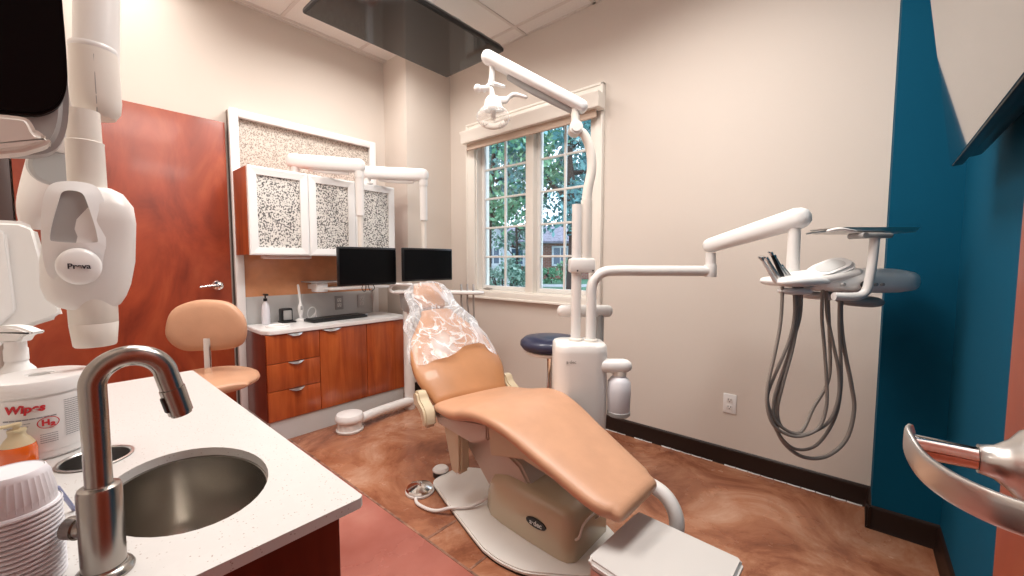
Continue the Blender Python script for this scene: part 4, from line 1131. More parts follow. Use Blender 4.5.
# water bottle on its cap arm
wb = V((UX0, UY0, 0)) + UD * 0.180 - UP * 0.085
b = tube(B(), [V((UX0, UY0, 0.705)) + UD * 0.10 - UP * 0.08, wb + V((0, 0, 0.705)) - UD * 0.03, wb + V((0, 0, 0.705)) + UD * 0.022], 0.036, 20, 4, True, r2=0.032, upv=(0, 0, 1), ex=2.6); obj('bottle_arm', b, M['white'], t)
b = lathe(B(), [(0.020, 0), (0.046, 0.006), (0.052, 0.02), (0.056, 0.12), (0.053, 0.165), (0.040, 0.182), (0.032, 0.188), (0.032, 0.20)], wb + V((0, 0, 0.465)), seg=36)
wt = obj('water_bottle', b, M['cup'], t, label='translucent white water bottle')
b = lathe(B(), [(0.034, 0), (0.034, 0.02), (0.028, 0.022)], wb + V((0, 0, 0.662)), seg=36); obj('bottle_collar', b, M['plast2'], wt)
b = lathe(B(), [(0.0475, 0.0), (0.0545, 0.006), (0.0550, 0.022), (0.0530, 0.024)], wb + V((0, 0, 0.463)), seg=36); obj('bottle_foot', b, M['gplast'], wt)

# overhead exam light: elbow, big arm, yoke, dome head
t = thing('exam_light', 'white overhead dental exam light on a long arm in front of the window', 'lamp', l2 + V((0, 0, 1.50)))
e = l2 + V((0, 0, 1.50))
b = tube(B(), [e, e + V((0, 0, 0.06)) + UD * 0.006, e + V((0, 0, 0.15)) + UD * 0.022, e + V((0, 0, 0.24)) + UD * 0.014, e + V((0, 0, 0.31)) - UD * 0.014, e + V((0, 0, 0.335)) - UD * 0.045], lambda q: 0.0245 - 0.004 * q, 16, 6); obj('curved_riser', b, M['plast2'], t)
k1 = e + V((0, 0, 0.340)) - UD * 0.060
b = B(); cyl(b, k1 - UP * 0.034, k1 + UP * 0.034, 0.032); cyl(b, k1 - UP * 0.042, k1 - UP * 0.034, 0.022); obj('elbow', b, M['plast'], t)
A1 = e + V((0.0, 0, 0.445)) - UD * 0.050; 
b = tube(B(), [k1, k1 + V((0.0, 0, 0.05)), A1 - UD * 0.012 + V((0, 0, -0.01))], 0.021, 14, 4); obj('elbow_link', b, M['plast2'], t)
b = B(); AE = V((-1.400, 1.440, 2.180)); A0 = A1 + UD * 0.018
dd = (AE - A0).normalized(); upn = dd.cross(UP).normalized()
tube(b, [A0, A0 + (AE - A0) * 0.5, AE], 0.030, 24, 1, True, r2=0.037, ex=2.8, upv=UP); obj('arm', b, M['white'], t)
b = B(); tube(b, [A0 + dd * 0.03 - V((0, 0, 0.036)), A0 + (AE - A0) * 0.5 - V((0, 0, 0.042)), AE - dd * 0.12 - V((0, 0, 0.034))], 0.012, 10, 4, True, r2=0.020); obj('arm_cover', b, M['gplast'], t)
# drop stem from arm end to yoke
HC_ = V((-1.43, 1.47, 1.985))
b = tube(B(), [AE + V((0.012, 0.01, -0.03)), AE + V((0.016, 0.014, -0.08)), AE + V((0.010, 0.010, -0.135))], lambda q: 0.010 + 0.007 * q, 12, 5); obj('drop_stem', b, M['plast'], t)
yc = AE + V((0.010, 0.010, -0.145))
b = B(); tube(b, [yc - UD * 0.055, yc - UD * 0.02, yc + UD * 0.0, yc + UD * 0.01 - V((0, 0, 0.05))], 0.014, 12, 5, True)
ball(b, yc - UD * 0.062, 0.020, seg=14)
obj('yoke', b, M['plast'], t)
for s, off in ((-1, V((0, 0, 0))), (1, V((0, 0, -0.050)))):
    h0 = yc + off + (UD * 0.075 if s > 0 else -UD * 0.030)
    b = tube(B(), [h0 - V((0, 0, 0.012)), h0 + V((0, 0, 0.012)) + UD * 0.018, h0 + V((0, 0, 0.022)) + UD * 0.045, h0 + V((0, 0, 0.010)) + UD * 0.095], lambda q: 0.008 + 0.003 * math.sin(q * PI), 12, 6, True)
    obj('handle', b, M['white'], t)
hb = yc + V((0, 0, -0.095)) + UD * 0.012
b = B(); lathe(b, [(0.028, 0.055), (0.040, 0.040), (0.045, 0.010), (0.055, -0.005)], hb); obox(b, hb + UD * 0.045 + V((0, 0, 0.04)), UD, UP, (0, 0, 1), 0.05, 0.03, 0.03, 0.008)
obj('head_housing', b, M['plast'], t)
b = B(); rings = []
dc = hb + V((0, 0, -0.040))
for k in range(1, 12):
    q = PI * k / 12; rings.append(ring(b, dc + V((0, 0, math.cos(q) * 0.055)), UD, UP, 0.082 * math.sin(q), 0.070 * math.sin(q), 28))
skin(b, rings); obj('dome', b, M['dome'], t)
b = B(); cyl(b, dc + V((0, 0, 0.03)), dc - V((0, 0, 0.012)), 0.012); obj('bulb', b, M['plast2'], t)
b = B(); tube(b, [dc - UD * .05 - V((0, 0, 0.030)), dc - V((0, 0, 0.045)), dc + UD * .05 - V((0, 0, 0.030))], 0.009, 10, 5, True, r2=0.016); obj('dome_base', b, M['plast2'], t)

# delivery arm, head, instruments, tray
t = thing('delivery_unit', 'white delivery head with instruments, hanging hoses and spring arm in front of the teal wall', 'dental unit', dend + V((0, 0, 1.13)))
b = B(); cyl(b, dend + V((0, 0, 1.13)), dend + V((0, 0, 1.245)), 0.0235); lathe(b, [(0.0275, 0), (0.029, 0.004), (0.029, 0.055), (0.0275, 0.06)], dend + V((0, 0, 1.128))); obj('pivot_post', b, M['plast'], t)
S0 = dend + V((0.0, 0.0, 1.282)); S1 = pt(798, 218.5, 1.66)
b = B(); dd = (S1 - S0); dn = dd.normalized(); side_ = dn.cross(V((0, 0, 1))).normalized()
tube(b, [S0, S0 + dd * 0.5, S1], lambda q: 0.036 + 0.010 * q, 24, 2, True, r2=0.035, ex=2.6, upv=V((0, 0, 1))); obj('spring_arm', b, M['white'], t)
HB = pt(835, 280, 1.60)
def L(a, c, dpth=0.0): return HB + rt * a + V((0, 0, c)) + V((fw.x, fw.y, 0)).normalized() * dpth
DX, DY = rt, V((fw.x, fw.y, 0)).normalized()
b = B(); cyl(b, V((S1.x, S1.y, S1.z - 0.035)) - DX * 0.012, V((S1.x, S1.y, HB.z + 0.02)) - DX * 0.012, 0.022, 0.024); obj('drop_post', b, M['plast'], t)
# main body pod
b = B(); rings = []
for a, w_, h0, h1 in ((-0.16, 0.05, -0.030, 0.020), (-0.12, 0.10, -0.042, 0.035), (0.0, 0.125, -0.050, 0.045), (0.12, 0.125, -0.052, 0.048), (0.22, 0.115, -0.050, 0.046), (0.275, 0.095, -0.044, 0.038), (0.305, 0.06, -0.032, 0.026), (0.318, 0.025, -0.016, 0.010)):
    rings.append(ring(b, L(a, (h0 + h1) / 2, 0.03), DY, (0, 0, 1), w_, (h1 - h0) / 2, 32, 3.0))
skin(b, rings); body = obj('head_body', b, M['white'], t, angle=60)
for a in (-0.045, 0.075, 0.10):
    obj('control_knob', cyl(B(), L(a, -0.012, -0.088), L(a, -0.012, -0.102), 0.006, seg=14), M['gplast'], body)
b = lathe(B(), [(0.013, 0), (0.011, 0.006), (0.004, 0.0065)], L(0.028, -0.012, -0.1), -DY); obj('gauge', b, M['black'], body)
# touchpad
b = B(); pc = L(-0.045, 0.044, -0.03); px_ = (DX + V((0, 0, 0.42))).normalized(); py_ = (DY * 0.9 + V((0, 0, 0.35))).normalized(); py_ = (py_ - px_ * py_.dot(px_)).normalized()
pn = px_.cross(py_)
prism(b, [(x, y) for x, y in round_rect(0.16, 0.11, 0.05, 5)], px_, py_, pc - pn * 0.014, pn * 0.028, 0.010, 3); tp = obj('touchpad', b, M['white'], t)
b = prism(B(), [(x, y) for x, y in round_rect(0.10, 0.065, 0.028, 5)], px_, py_, pc + pn * 0.0135, pn * 0.002); obj('touchpad_face', b, M['greylam'], tp)
b = tube(B(), [L(-0.13, -0.005, -0.02), L(-0.05, 0.012, -0.035), L(0.0, 0.024, -0.04)], 0.055, 20, 4, True, r2=0.022, ex=2.4, upv=V((0, 0, 1))); obj('touchpad_neck', b, M['plast'], t)
# instrument holder wedge
b = B(); rings = []
for a, w_, h0, h1 in ((-0.275, 0.060, -0.012, 0.000), (-0.258, 0.085, -0.022, 0.012), (-0.20, 0.095, -0.026, 0.020), (-0.13, 0.085, -0.022, 0.018), (-0.06, 0.05, -0.015, 0.01)):
    rings.append(ring(b, L(a, (h0 + h1) / 2, -0.02), DY, (0, 0, 1), w_, (h1 - h0) / 2, 26, 2.8))
skin(b, rings); hold = obj('instrument_holder', b, M['white'], t, angle=60)
b = tube(B(), [L(-0.235, -0.040, -0.05), L(-0.20, -0.042, -0.055), L(-0.15, -0.042, -0.05)], 0.022, 16, 4, True, r2=0.013, upv=V((0, 0, 1))); obj('grip', b, M['white'], t)
# handpieces
for k, (a, dp_, col, tip) in enumerate(((-0.262, -0.060, 'white', 0.0), (-0.236, -0.050, 'satin', 0.0), (-0.214, -0.04, 'black', 0.022), (-0.194, -0.03, 'satin', 0.010), (-0.168, -0.02, 'satin', -0.030))):
    a -= 0.015; p0 = L(a, 0.0, dp_); p1 = L(a - 0.062 + 0.012 * (k == 4), 0.085 + tip, dp_ - 0.01)
    p1 = p0 + (p1 - p0) * 0.88
    q = B(); tube(q, [p0, p0 + (p1 - p0) * 0.5, p1], lambda u_: 0.0085 - 0.003 * u_, 12, 3, True)
    hp = obj('handpiece', q, M[col], t)
    q = B(); d_ = (p1 - p0).normalized(); cyl(q, p1 + d_ * 0.004, p1 + d_ * 0.018, 0.0065, seg=12); cyl(q, p1 + d_ * 0.012, p1 + d_ * 0.012 - DX * 0.012 + V((0, 0, 0.004)), 0.004, seg=10)
    obj('handpiece_head', q, M['chrome' if col != 'white' else 'satin'], hp)
# hoses hanging in loops: (x in px of the photograph region -> metres in the head's own frame)
HP = [
 [(190,10),(190,100),(180,180),(165,270),(167,330),(190,380),(245,405),(300,385),(320,330),(318,260),(308,170),(298,90),(297,20)],
 [(222,25),(227,90),(215,160),(180,255),(168,300),(178,340),(205,378),(258,402),(325,375),(352,315),(352,240),(330,150),(313,80),(309,25)],
 [(233,25),(236,100),(222,180),(197,270),(188,320),(195,385),(245,440),(305,432),(350,360),(362,280),(358,200),(350,110),(347,30)],
 [(246,25),(246,90),(232,155),(205,270),(200,330),(208,405),(262,460),(330,466),(385,420),(403,340),(392,270),(370,180),(357,100),(355,25)]]
for k, pl in enumerate(HP):
    pts = []
    for i, (hx, hy) in enumerate(pl):
        X = 700 + hx / 2.618; Y = 280 + hy / 2.618
        f_ = i / (len(pl) - 1)
        pts.append(L((X - 835) / 252.0, -(Y - 280) / 252.0, -0.06 + 0.006 * k + 0.01 * f_))
    pts[0] += V((0, 0, 0.02)); pts[-1] += V((0, 0, 0.03))
    obj('hose', tube(B(), pts, 0.0062 + (0.0012 if k == 3 else 0), 10, 6), M['hose'], t)
obj('hose', tube(B(), [L(-0.168, -0.02, -0.03), L(-0.166, -0.12, -0.04), L(-0.19, -0.26, -0.05), L(-0.225, -0.42, -0.05), L(-0.232, -0.52, -0.04), L(-0.20, -0.59, -0.03), L(-0.12, -0.61, -0.02), L(-0.06, -0.52, 0.0), L(0.005, -0.40, 0.01), L(0.005, -0.22, 0.02), L(-0.005, -0.02, 0.03)], 0.0060, 10, 6), M['hose'], t)
# lower arm knuckle under the head
b = tube(B(), [L(-0.08, -0.062, 0.02), L(-0.02, -0.066, 0.02), L(0.05, -0.066, 0.02)], 0.045, 18, 4, True, r2=0.016, upv=V((0, 0, 1))); obj('lower_cover', b, M['plast'], t)
b = tube(B(), [L(0.04, -0.078, -0.02), L(0.09, -0.083, -0.02), L(0.13, -0.085, -0.02)], 0.040, 18, 4, True, r2=0.022, upv=V((0, 0, 1))); obj('knuckle', b, M['gplast'], t)
# tray support and tray
b = tube(B(), [L(-0.09, -0.056, -0.11), L(-0.02, -0.056, -0.115), L(0.012, -0.048, -0.115), L(0.030, -0.02, -0.115), L(0.040, 0.06, -0.115), L(0.050, 0.160, -0.11)], 0.015, 14, 6); obj('tray_post', b, M['plast'], t)
b = obox(B(), L(0.045, 0.168, -0.10), DX, DY, (0, 0, 1), 0.115, 0.06, 0.018, 0.006); cyl(b, L(0.00, 0.168, -0.13), L(0.00, 0.168, -0.06), 0.011); obj('tray_bracket', b, M['gplast'], t)
t = thing('instrument_tray', 'thin white rimmed instrument tray above the delivery head', 'tray', L(0.05, 0.190, -0.06))
b = B()
for (g, z, up_) in ((0, 0.190, 0),):
    A = [(x + 0.03, y) for x, y in round_rect(0.315, 0.17, 0.04, 5)]
    rings = []
    for f, zz in ((0.92, 0.190), (0.96, 0.192), (1.0, 0.204), (1.02, 0.2045), (1.02, 0.2065), (0.995, 0.206), (0.95, 0.195), (0.90, 0.193)):
        rings.append([b.verts.new(L(0.072 + (x - 0.03) * f, zz - 0.008, -0.03 + y * f)) for x, y in A])
    skin(b, rings)
obj('pan', b, M['satin'], t)
b = tube(B(), [L(-0.098, 0.188, -0.09), L(-0.08, 0.192, -0.10), L(-0.055, 0.190, -0.10), L(-0.03, 0.186, -0.10)], 0.018, 14, 4, True, r2=0.007, upv=V((0, 0, 1))); obj('tray_clip', b, M['plast'], t)
b = tube(B(), [L(-0.10, 0.187, -0.09), L(-0.14, 0.184, -0.085), L(-0.175, 0.177, -0.07)], 0.004, 8, 4); obj('tray_arm', b, M['satin'], t)

# navy stool behind the support centre
sc_ = V((-1.355, 1.92, 0))
t = thing('assistant_stool', 'stool with round navy vinyl seat behind the white support unit', 'stool', sc_)
b = lathe(B(), [(0.10, 0.688), (0.165, 0.694), (0.180, 0.715), (0.178, 0.738), (0.155, 0.758), (0.08, 0.768), (0.01, 0.770)], sc_, seg=40); obj('seat', b, M['navy'], t, angle=70)
b = lathe(B(), [(0.145, 0.666), (0.150, 0.670), (0.150, 0.684), (0.11, 0.687)], sc_, seg=40); obj('seat_pan', b, M['plast'], t)
cyl(b := B(), sc_ + V((0, 0, 0.10)), sc_ + V((0, 0, 0.666)), 0.022); obj('column', b, M['chrome'], t)
b = tube(B(), [sc_ + V((0.05, 0.0, 0.655)), sc_ + V((0.14, 0.0, 0.64)), sc_ + V((0.20, 0.02, 0.62))], 0.008, 10, 4, True); obj('height_lever', b, M['plast'], t)
for k in range(5):
    a = 2 * PI * k / 5; dx, dy = math.cos(a), math.sin(a)
    lg = obj('leg', tube(B(), [sc_ + V((dx*.02, dy*.02, 0.11)), sc_ + V((dx*.15, dy*.15, 0.09)), sc_ + V((dx*.25, dy*.25, 0.07))], 0.015, 10, 4, True), M['chrome'], t)
    cc = sc_ + V((dx*.25, dy*.25, 0.025)); b = B(); cyl(b, cc + V((-dy, dx, 0)) * 0.014, cc - V((-dy, dx, 0)) * 0.014, 0.0245); cyl(b, cc, cc + V((0, 0, .045)), 0.005, seg=8); obj('caster', b, M['black'], lg)

# assistant's arm: floor canister, floor tube, post, holder bar with hoses
P0 = V((-2.75, 1.905, 0))
t = thing('assistant_unit', 'white assistant instrument post with cup tray and holder bar behind the chair headrest', 'dental unit', P0)
b = B(); cyl(b, P0 + V((0, 0, 0.0)), P0 + V((0, 0, 0.80)), 0.042, seg=20); obj('post', b, M['plast'], t)
b = B(); rings = [ring(b, P0 + V((0.02, 0, z)), (1, 0, 0), (0, 1, 0), r1, r1 * 0.8, 24, 3) for z, r1 in ((0.80, 0.05), (0.83, 0.07), (0.95, 0.085), (0.96, 0.08))]; skin(b, rings); obj('bracket_cover', b, M['gplast'], t)
q0 = P0 + V((-0.06, -0.06, 0.99)); q1 = V((-2.20, 2.14, 0.965))
b = tube(B(), [P0 + V((-0.02, -0.06, 0.960)), (P0 + q1) / 2 + V((0, 0, 0.480)), q1], 0.055, 20, 4, True, r2=0.016, ex=3, upv=V((0, 0, 1))); obj('bar', b, M['white'], t)
hd2 = (V((q1.x, q1.y, 0)) - V((P0.x, P0.y, 0))).normalized(); hp2 = V((hd2.y, -hd2.x, 0))
r0 = P0 + V((-0.02, -0.06, 0))
b = tube(B(), [r0 + hp2 * .03 + V((0, 0, 0.95)), r0 + hp2 * .05 - hd2 * 0.05 + V((0, 0, 0.965)), r0 + hp2 * .05 - hd2 * 0.055 + V((0, 0, 0.995)), r0 + hp2 * .05 - hd2 * 0.02 + V((0, 0, 1.02)), r0 + hp2 * .05 + hd2 * 0.13 + V((0, 0, 1.022))], 0.012, 12, 5, True); obj('grab_handle', b, M['white'], t)
for k in range(3):
    c = q1 - hd2 * (0.02 + 0.05 * k) + hp2 * 0.02
    hp = obj('suction_handpiece', cyl(B(), c + V((0, 0, 0.012)), c + V((-0.004, 0, 0.065)), 0.008, 0.006, seg=12), M['satin'], t)
    obj('hose', tube(B(), [c + V((0, 0, -0.01)), c + V((0, 0, -0.08)), c + hd2 * (0.01 * k) + V((0, 0, -0.22)), c - hd2 * 0.05 + V((0, 0, -0.42)), c - hd2 * 0.20 + V((0, 0, -0.50)), c - hd2 * 0.36 + V((0, 0, -0.40)), c - hd2 * 0.45 + V((0, 0, -0.2)), c - hd2 * 0.45 + V((0, 0, -0.02))], 0.007, 10, 5), M['hose'], t)
c0 = V((-2.70, 1.365, 0))
b = B(); lathe(b, [(0.088, 0.0), (0.092, 0.006), (0.092, 0.016), (0.084, 0.02), (0.080, 0.075)], c0, seg=36); obj('floor_canister', b, M['plast'], t)
b = lathe(B(), [(0.092, 0.0755), (0.096, 0.082), (0.096, 0.104), (0.086, 0.124), (0.04, 0.132), (0.005, 0.133)], c0, seg=36); obj('canister_cap', b, M['white'], t)
e1_ = P0 + V((0.02, 0, 0.068))
tube(b := B(), [c0 + V((-0.0, 0.07, 0.062)), (c0 + P0) / 2 + V((0.0, 0, 0.065)), e1_], 0.036, 18, 3); obj('floor_tube', b, M['white'], t)

# ================================================================== CEILING TELEVISION
t = thing('ceiling_television', 'black flat television hung face down from the ceiling over the chair', 'television', (-2.15, 1.52, 2.60))
x0, x1, y0, y1 = -2.452, -1.862, 1.02, 2.075
b = prism(B(), [(x, y) for x, y in round_rect(x1 - x0, y1 - y0, 0.012, 3)], (1, 0, 0), (0, 1, 0), ((x0+x1)/2, (y0+y1)/2, 2.600), (0, 0, 0.022), 0.004); obj('bezel', b, M['black'], t)
obj('screen', bx(x0 + .012, x1 - .012, y0 + .012, y1 - .012, 2.5985, 2.6005), M['ceilscreen'], t, smooth=False)
b = B(); rings = []
for z, g in ((2.621, 0.0), (2.640, 0.012), (2.665, 0.05), (2.68, 0.10)):
    rings.append([b.verts.new(((x0+x1)/2 + x, (y0+y1)/2 + y, z)) for x, y in round_rect(x1 - x0 - 2*g, y1 - y0 - 2*g, 0.02, 3)])
skin(b, rings); sh = obj('back_shell', b, M['black'], t)
for k in range(4): obj('vent_cover', bx(x1 - 0.030, x1 - 0.010, y0 + 0.22 + k * 0.20, y0 + 0.28 + k * 0.20, 2.632, 2.644, 0.003), M['gplast'], sh)
b = B(); box(b, -2.26, -2.06, 1.42, 1.62, 2.68, 2.70, 0.003); cyl(b, (-2.16, 1.52, 2.70), (-2.16, 1.52, CEIL - 0.012), 0.025); box(b, -2.24, -2.08, 1.44, 1.60, CEIL - 0.018, CEIL - 0.006, 0.003)
obj('ceiling_mount', b, M['black'], t)

# ================================================================== WALL TELEVISION on the right
p_fb = V((0.200, 1.86, 1.497)); p_ft = V((0.131, 1.86, 2.023)); p_nb = V((0.183, 1.03, 1.497))
ey_ = (p_nb - p_fb).normalized(); ez_ = (p_ft - p_fb).normalized(); ez_ = (ez_ - ey_ * ez_.dot(ey_)).normalized(); en = ey_.cross(ez_).normalized()
if en.x > 0: en = -en
TW, TH = 0.93, 0.54
cc = p_fb + ey_ * TW / 2 + ez_ * TH / 2
t = thing('wall_television', 'flat television tilted down on the right wall, its glossy screen mirroring the beige wall', 'television', cc - en * 0.03)
obj('bezel', obox(B(), cc - en * 0.014, ey_, ez_, en, TW, TH, 0.024, 0.003), M['black'], t)
obj('screen', obox(B(), cc - en * 0.0005, ey_, ez_, en, TW - 0.006, TH - 0.006, 0.003, 0.0), M['mirrorscreen'], t, smooth=False)
b = obox(B(), cc - en * 0.046, ey_, ez_, en, TW - 0.03, TH - 0.03, 0.040, 0.010); obj('back_shell', b, M['black'], t)
b = B(); m0 = cc - en * 0.06
box(b, XR - 0.02, XR - 0.001, cc.y - 0.12, cc.y + 0.12, cc.z - 0.12, cc.z + 0.12, 0.003); cyl(b, m0, (XR - 0.015, cc.y, cc.z), 0.020); obj('wall_mount', b, M['black'], t)

# ================================================================== OPEN DOOR with lever at the right edge
d = thing('door_2', None, None, (0.14, 0.2, 0)); del d['label']; del d['category']; d['kind'] = 'structure'
struct('door_leaf', bx(0.120, 0.163, -0.235, 0.640, 0.008, 2.12, 0.002), M['door'], d)
LV = V((0.120, 0.535, 1.026))
b = lathe(B(), [(0.034, 0.0), (0.034, 0.004), (0.031, 0.009), (0.022, 0.015), (0.0145, 0.024), (0.0125, 0.032), (0.0125, 0.0335)], LV, (-1, 0, 0), 40)
lv = struct('door_lever', b, M['satin'], d, label='satin chrome lever handle')
e = LV + V((-0.034, 0, 0))
b = B(); tube(b, [e, e + V((-0.020, 0, 0)), e + V((-0.040, -0.001, 0))], lambda q: 0.0118 + 0.001 * q, 24, 3, False, r2=0.0100); obj('neck', b, M['chrome'], lv)
# flat curved grip returning towards the door
b = B(); g0 = e + V((-0.041, 0.004, 0.0))
P_ = smooth_pts([g0 + V((0.000, 0.008, 0.006)), g0 + V((-0.003, -0.006, 0.003)), g0 + V((0.004, -0.035, -0.006)), g0 + V((0.018, -0.065, -0.008)), g0 + V((0.038, -0.092, -0.006)), g0 + V((0.062, -0.108, -0.003))], 6)
rings = []
for i, p in enumerate(P_):
    dd_ = (P_[min(i+1, len(P_)-1)] - P_[max(i-1, 0)]).normalized()
    n_ = dd_.cross(V((0, 0, 1))).normalized(); u_ = n_.cross(dd_).normalized()
    f_ = i / (len(P_) - 1)
    hh = 0.0120 + 0.001 * math.sin(f_ * PI)
    rings.append(ring(b, p, n_, u_, 0.0032, hh if i not in (0, len(P_)-1) else hh * 0.6, 20, 3.2))
skin(b, rings); obj('grip', b, M['satin'], lv)

# ================================================================== X-RAY UNIT on the wall behind the counter
D0 = 0.76
def XP(px, py, dz=0.0): return pt(px, py, D0 + dz)
DYh = XP(90, 262) - EYE; DYh = V((DYh.x, DYh.y, 0)).normalized(); DXh = V((DYh.y, -DYh.x, 0)); KX = 0.70
t = thing('x_ray_unit', 'white dental x-ray head hanging on its folding wall arm above the counter', 'x-ray machine', (-1.5, YB, 1.1))
b = B()
pr = [(YB + .001, 1.285), (-0.03, 1.288), (-0.008, 1.275), (0.000, 1.22), (0.012, 1.13), (0.026, 1.085), (0.018, 1.068), (-0.06, 1.040), (YB + .001, 1.02)]
prism(b, pr, (0, 1, 0), (0, 0, 1), (-1.62, 0, 0), (0.22, 0, 0), 0.010, 3); obj('wall_housing', b, M['plast'], t, angle=40)
obj('housing_end_cap', prism(B(), [(YB + .002, 1.27), (-0.07, 1.275), (-0.05, 1.26), (-0.045, 1.09), (-0.07, 1.06), (YB + .002, 1.04)], (0, 1, 0), (0, 0, 1), (-1.40, 0, 0), (0.012, 0, 0), 0.004), M['white'], t)
# folding arms
b = tube(B(), [pt(36, 226, 1.12), pt(36, 205, 1.10), pt(46, 172, 1.05), pt(60, 130, 0.98), pt(72, 85, 0.94)], lambda q: 0.030 + 0.008 * math.sin(q * 2.6), 24, 5, False); obj('rear_arm', b, M['plast'], t)
b = B(); k0 = pt(53, 168, 0.985)
n_ = (EYE - k0).normalized(); n_ = (n_ + rt * 0.55).normalized()
lathe(b, [(0.042, -0.01), (0.042, 0.006), (0.036, 0.011), (0.01, 0.012)], k0, n_, 32); obj('elbow_cap', b, M['gplast'], t)
ta = pt(97, -20, 0.80); tb = pt(96, 92, 0.79)
b = B(); tube(b, [V((-1.12, YB, 1.95)), V((-1.13, -0.05, 1.93)), V((ta.x, ta.y, 1.86)), ta, tb], 0.0335, 28, 6, False); obj('front_arm', b, M['plast'], t)
b = B(); lathe(b, [(0.0340, 0.0), (0.0352, 0.003), (0.0352, 0.007), (0.0340, 0.010)], tb + V((0, 0, 0.075)), (0, 0, 1), 36, False, False); obj('trim_ring', b, M['white'], t)
b = B(); lathe(b, [(0.0345, 0.075), (0.0362, 0.03), (0.0365, -0.015), (0.034, -0.036), (0.026, -0.050), (0.010, -0.055)], tb, (0, 0, 1), 36); sl = obj('arm_elbow', b, M['plast2'], t)
b = B(); tube(b, [tb + (EYE - tb).normalized() * 0.0355 + V((0, 0, 0.070)), tb + (EYE - tb).normalized() * 0.0372 + V((0, 0, 0.0)), tb + (EYE - tb).normalized() * 0.032 + V((0, 0, -0.038))], 0.0010, 6, 4); obj('seam', b, M['gplast'], sl)
cb = XP(88, 190, 0.0)
b = B(); lathe(b, [(0.0265, 0), (0.0260, 0.085), (0.0265, 0.087), (0.0265, 0.088), (0.0235, 0.090), (0.0230, 0.145)], V((cb.x, cb.y, cb.z)), (0, 0, 1), 36); obj('neck_cylinder', b, M['plast2'], t)
# tube head
b = B(); rings = []

for (py, cx, hw, hd_) in ((188, 98, 14, 0.020), (193, 100, 24, 0.035), (206, 104, 31, 0.050), (222, 100, 38, 0.062), (238, 92, 46, 0.070), (262, 90, 47.5, 0.072), (285, 88, 45, 0.070), (297, 88, 40, 0.062), (305, 90, 32, 0.05), (308, 92, 24, 0.045)):
    c = XP(cx, py); rings.append(ring(b, c, DXh, DYh, hw * D0 / FPX * KX, hd_ * 0.68, 32, 2.5))
skin(b, rings); th = obj('tube_head', b, M['plast'], t, angle=60)
b = B(); c = XP(93, 303); lathe(b, [(0.034, 0.01), (0.0335, -0.036), (0.0328, -0.037), (0.0335, -0.038), (0.0300, -0.078), (0.028, -0.081), (0.025, -0.081), (0.025, -0.060), (0.001, -0.06)], c, (0, 0, 1), 40); obj('cone', b, M['plast2'], t, angle=50)
# front yoke with its opening
S_ = (D0 - 0.053) / FPX; cy_ = XP(78, 234) - DYh * 0.076
out_ = smooth2([((x - 78) * S_ * KX, -(y - 234) * S_) for x, y in ((62, 185), (90, 183), (104, 190), (110, 215), (112, 245), (110, 266), (98, 268), (92, 282), (70, 288), (50, 280), (44, 262), (44, 225), (50, 196))], 5)
hol = smooth2([((x - 78) * S_ * KX, -(y - 234) * S_) for x, y in ((68, 194), (84, 194), (90, 205), (98, 238), (93, 244), (58, 244), (52, 238), (62, 205))], 4)
b = holed(B(), out_, [hol], -0.026, 0.0)
fr_ = [v for v in b.verts if v.co.z > -0.01]
for v in fr_:
    r_ = max(0.0, (abs(v.co.x) / 0.040) ** 2 + (abs(v.co.y) / 0.085) ** 4)
    v.co.z -= 0.012 * r_
m_ = Matrix((DXh, V((0, 0, 1)), DXh.cross(V((0, 0, 1))))).transposed().to_4x4(); m_.translation = cy_
bmesh.ops.transform(b, matrix=m_, verts=b.verts)
yk = obj('yoke', b, M['white'], t, angle=40)
b = prism(B(), hol, DXh, V((0, 0, 1)), cy_ - DXh.cross(V((0, 0, 1))) * 0.014, DXh.cross(V((0, 0, 1))) * 0.004); obj('yoke_recess', b, M['gplast'], yk)
fn = DXh.cross(V((0, 0, 1)))
b = B(); bc_ = XP(80, 266) - DYh * 0.077; lathe(b, [(1.0, -0.006), (1.0, 0.002), (0.93, 0.006), (0.75, 0.009), (0.4, 0.011), (0.05, 0.012)], (0, 0, 0), (0, 0, 1), 36)
for v in b.verts: v.co = V((v.co.x * 0.0285, v.co.y * 0.0320, v.co.z))
bmesh.ops.transform(b, matrix=Matrix.Translation(bc_) @ Matrix((DXh, V((0, 0, 1)), fn)).transposed().to_4x4(), verts=b.verts)
bg_ = obj('oval_badge', b, M['white'], yk)
obj('lettering', text_bm('Preva', 0.0125, bc_ + fn * 0.0125 - V((0, 0, 0.0)), DXh, (0, 0, 1), 0.0004, 0.0004), M['ink'], bg_, smooth=False)

# black glass panel in a grey housing at the top left, on a bracket from the same wall
PB = 0.52
def BP(px, py, dz=0.0): return pt(px, py, PB + dz)
c0 = BP(0, 60)
t = thing('wall_monitor', 'glossy black panel in a grey housing at the top left corner above a clamp', 'monitor', c0)
S2 = PB / FPX; DYh = BP(20, 60) - EYE; DYh = V((DYh.x, DYh.y, 0)).normalized(); DXh = V((DYh.y, -DYh.x, 0)); KX = 0.62
ol = smooth2([(x * S2 * KX, -(y - 60) * S2) for x, y in ((-70, -60), (60, -62), (72, -50), (75, 0), (75, 50), (73, 95), (64, 125), (44, 143), (0, 150), (-60, 150), (-75, 130), (-78, 0))], 4)
b = prism(B(), ol, DXh, V((0, 0, 1)), c0 + DYh * 0.012, DYh * 0.050, 0.010, 3); hs_ = obj('housing', b, M['gplast'], t)
ol = smooth2([(x * S2 * KX, -(y - 60) * S2) for x, y in ((-68, -58), (58, -60), (71, -48), (73, 0), (73, 60), (66, 86), (50, 102), (20, 110), (-60, 112), (-74, 90), (-76, 0))], 4)
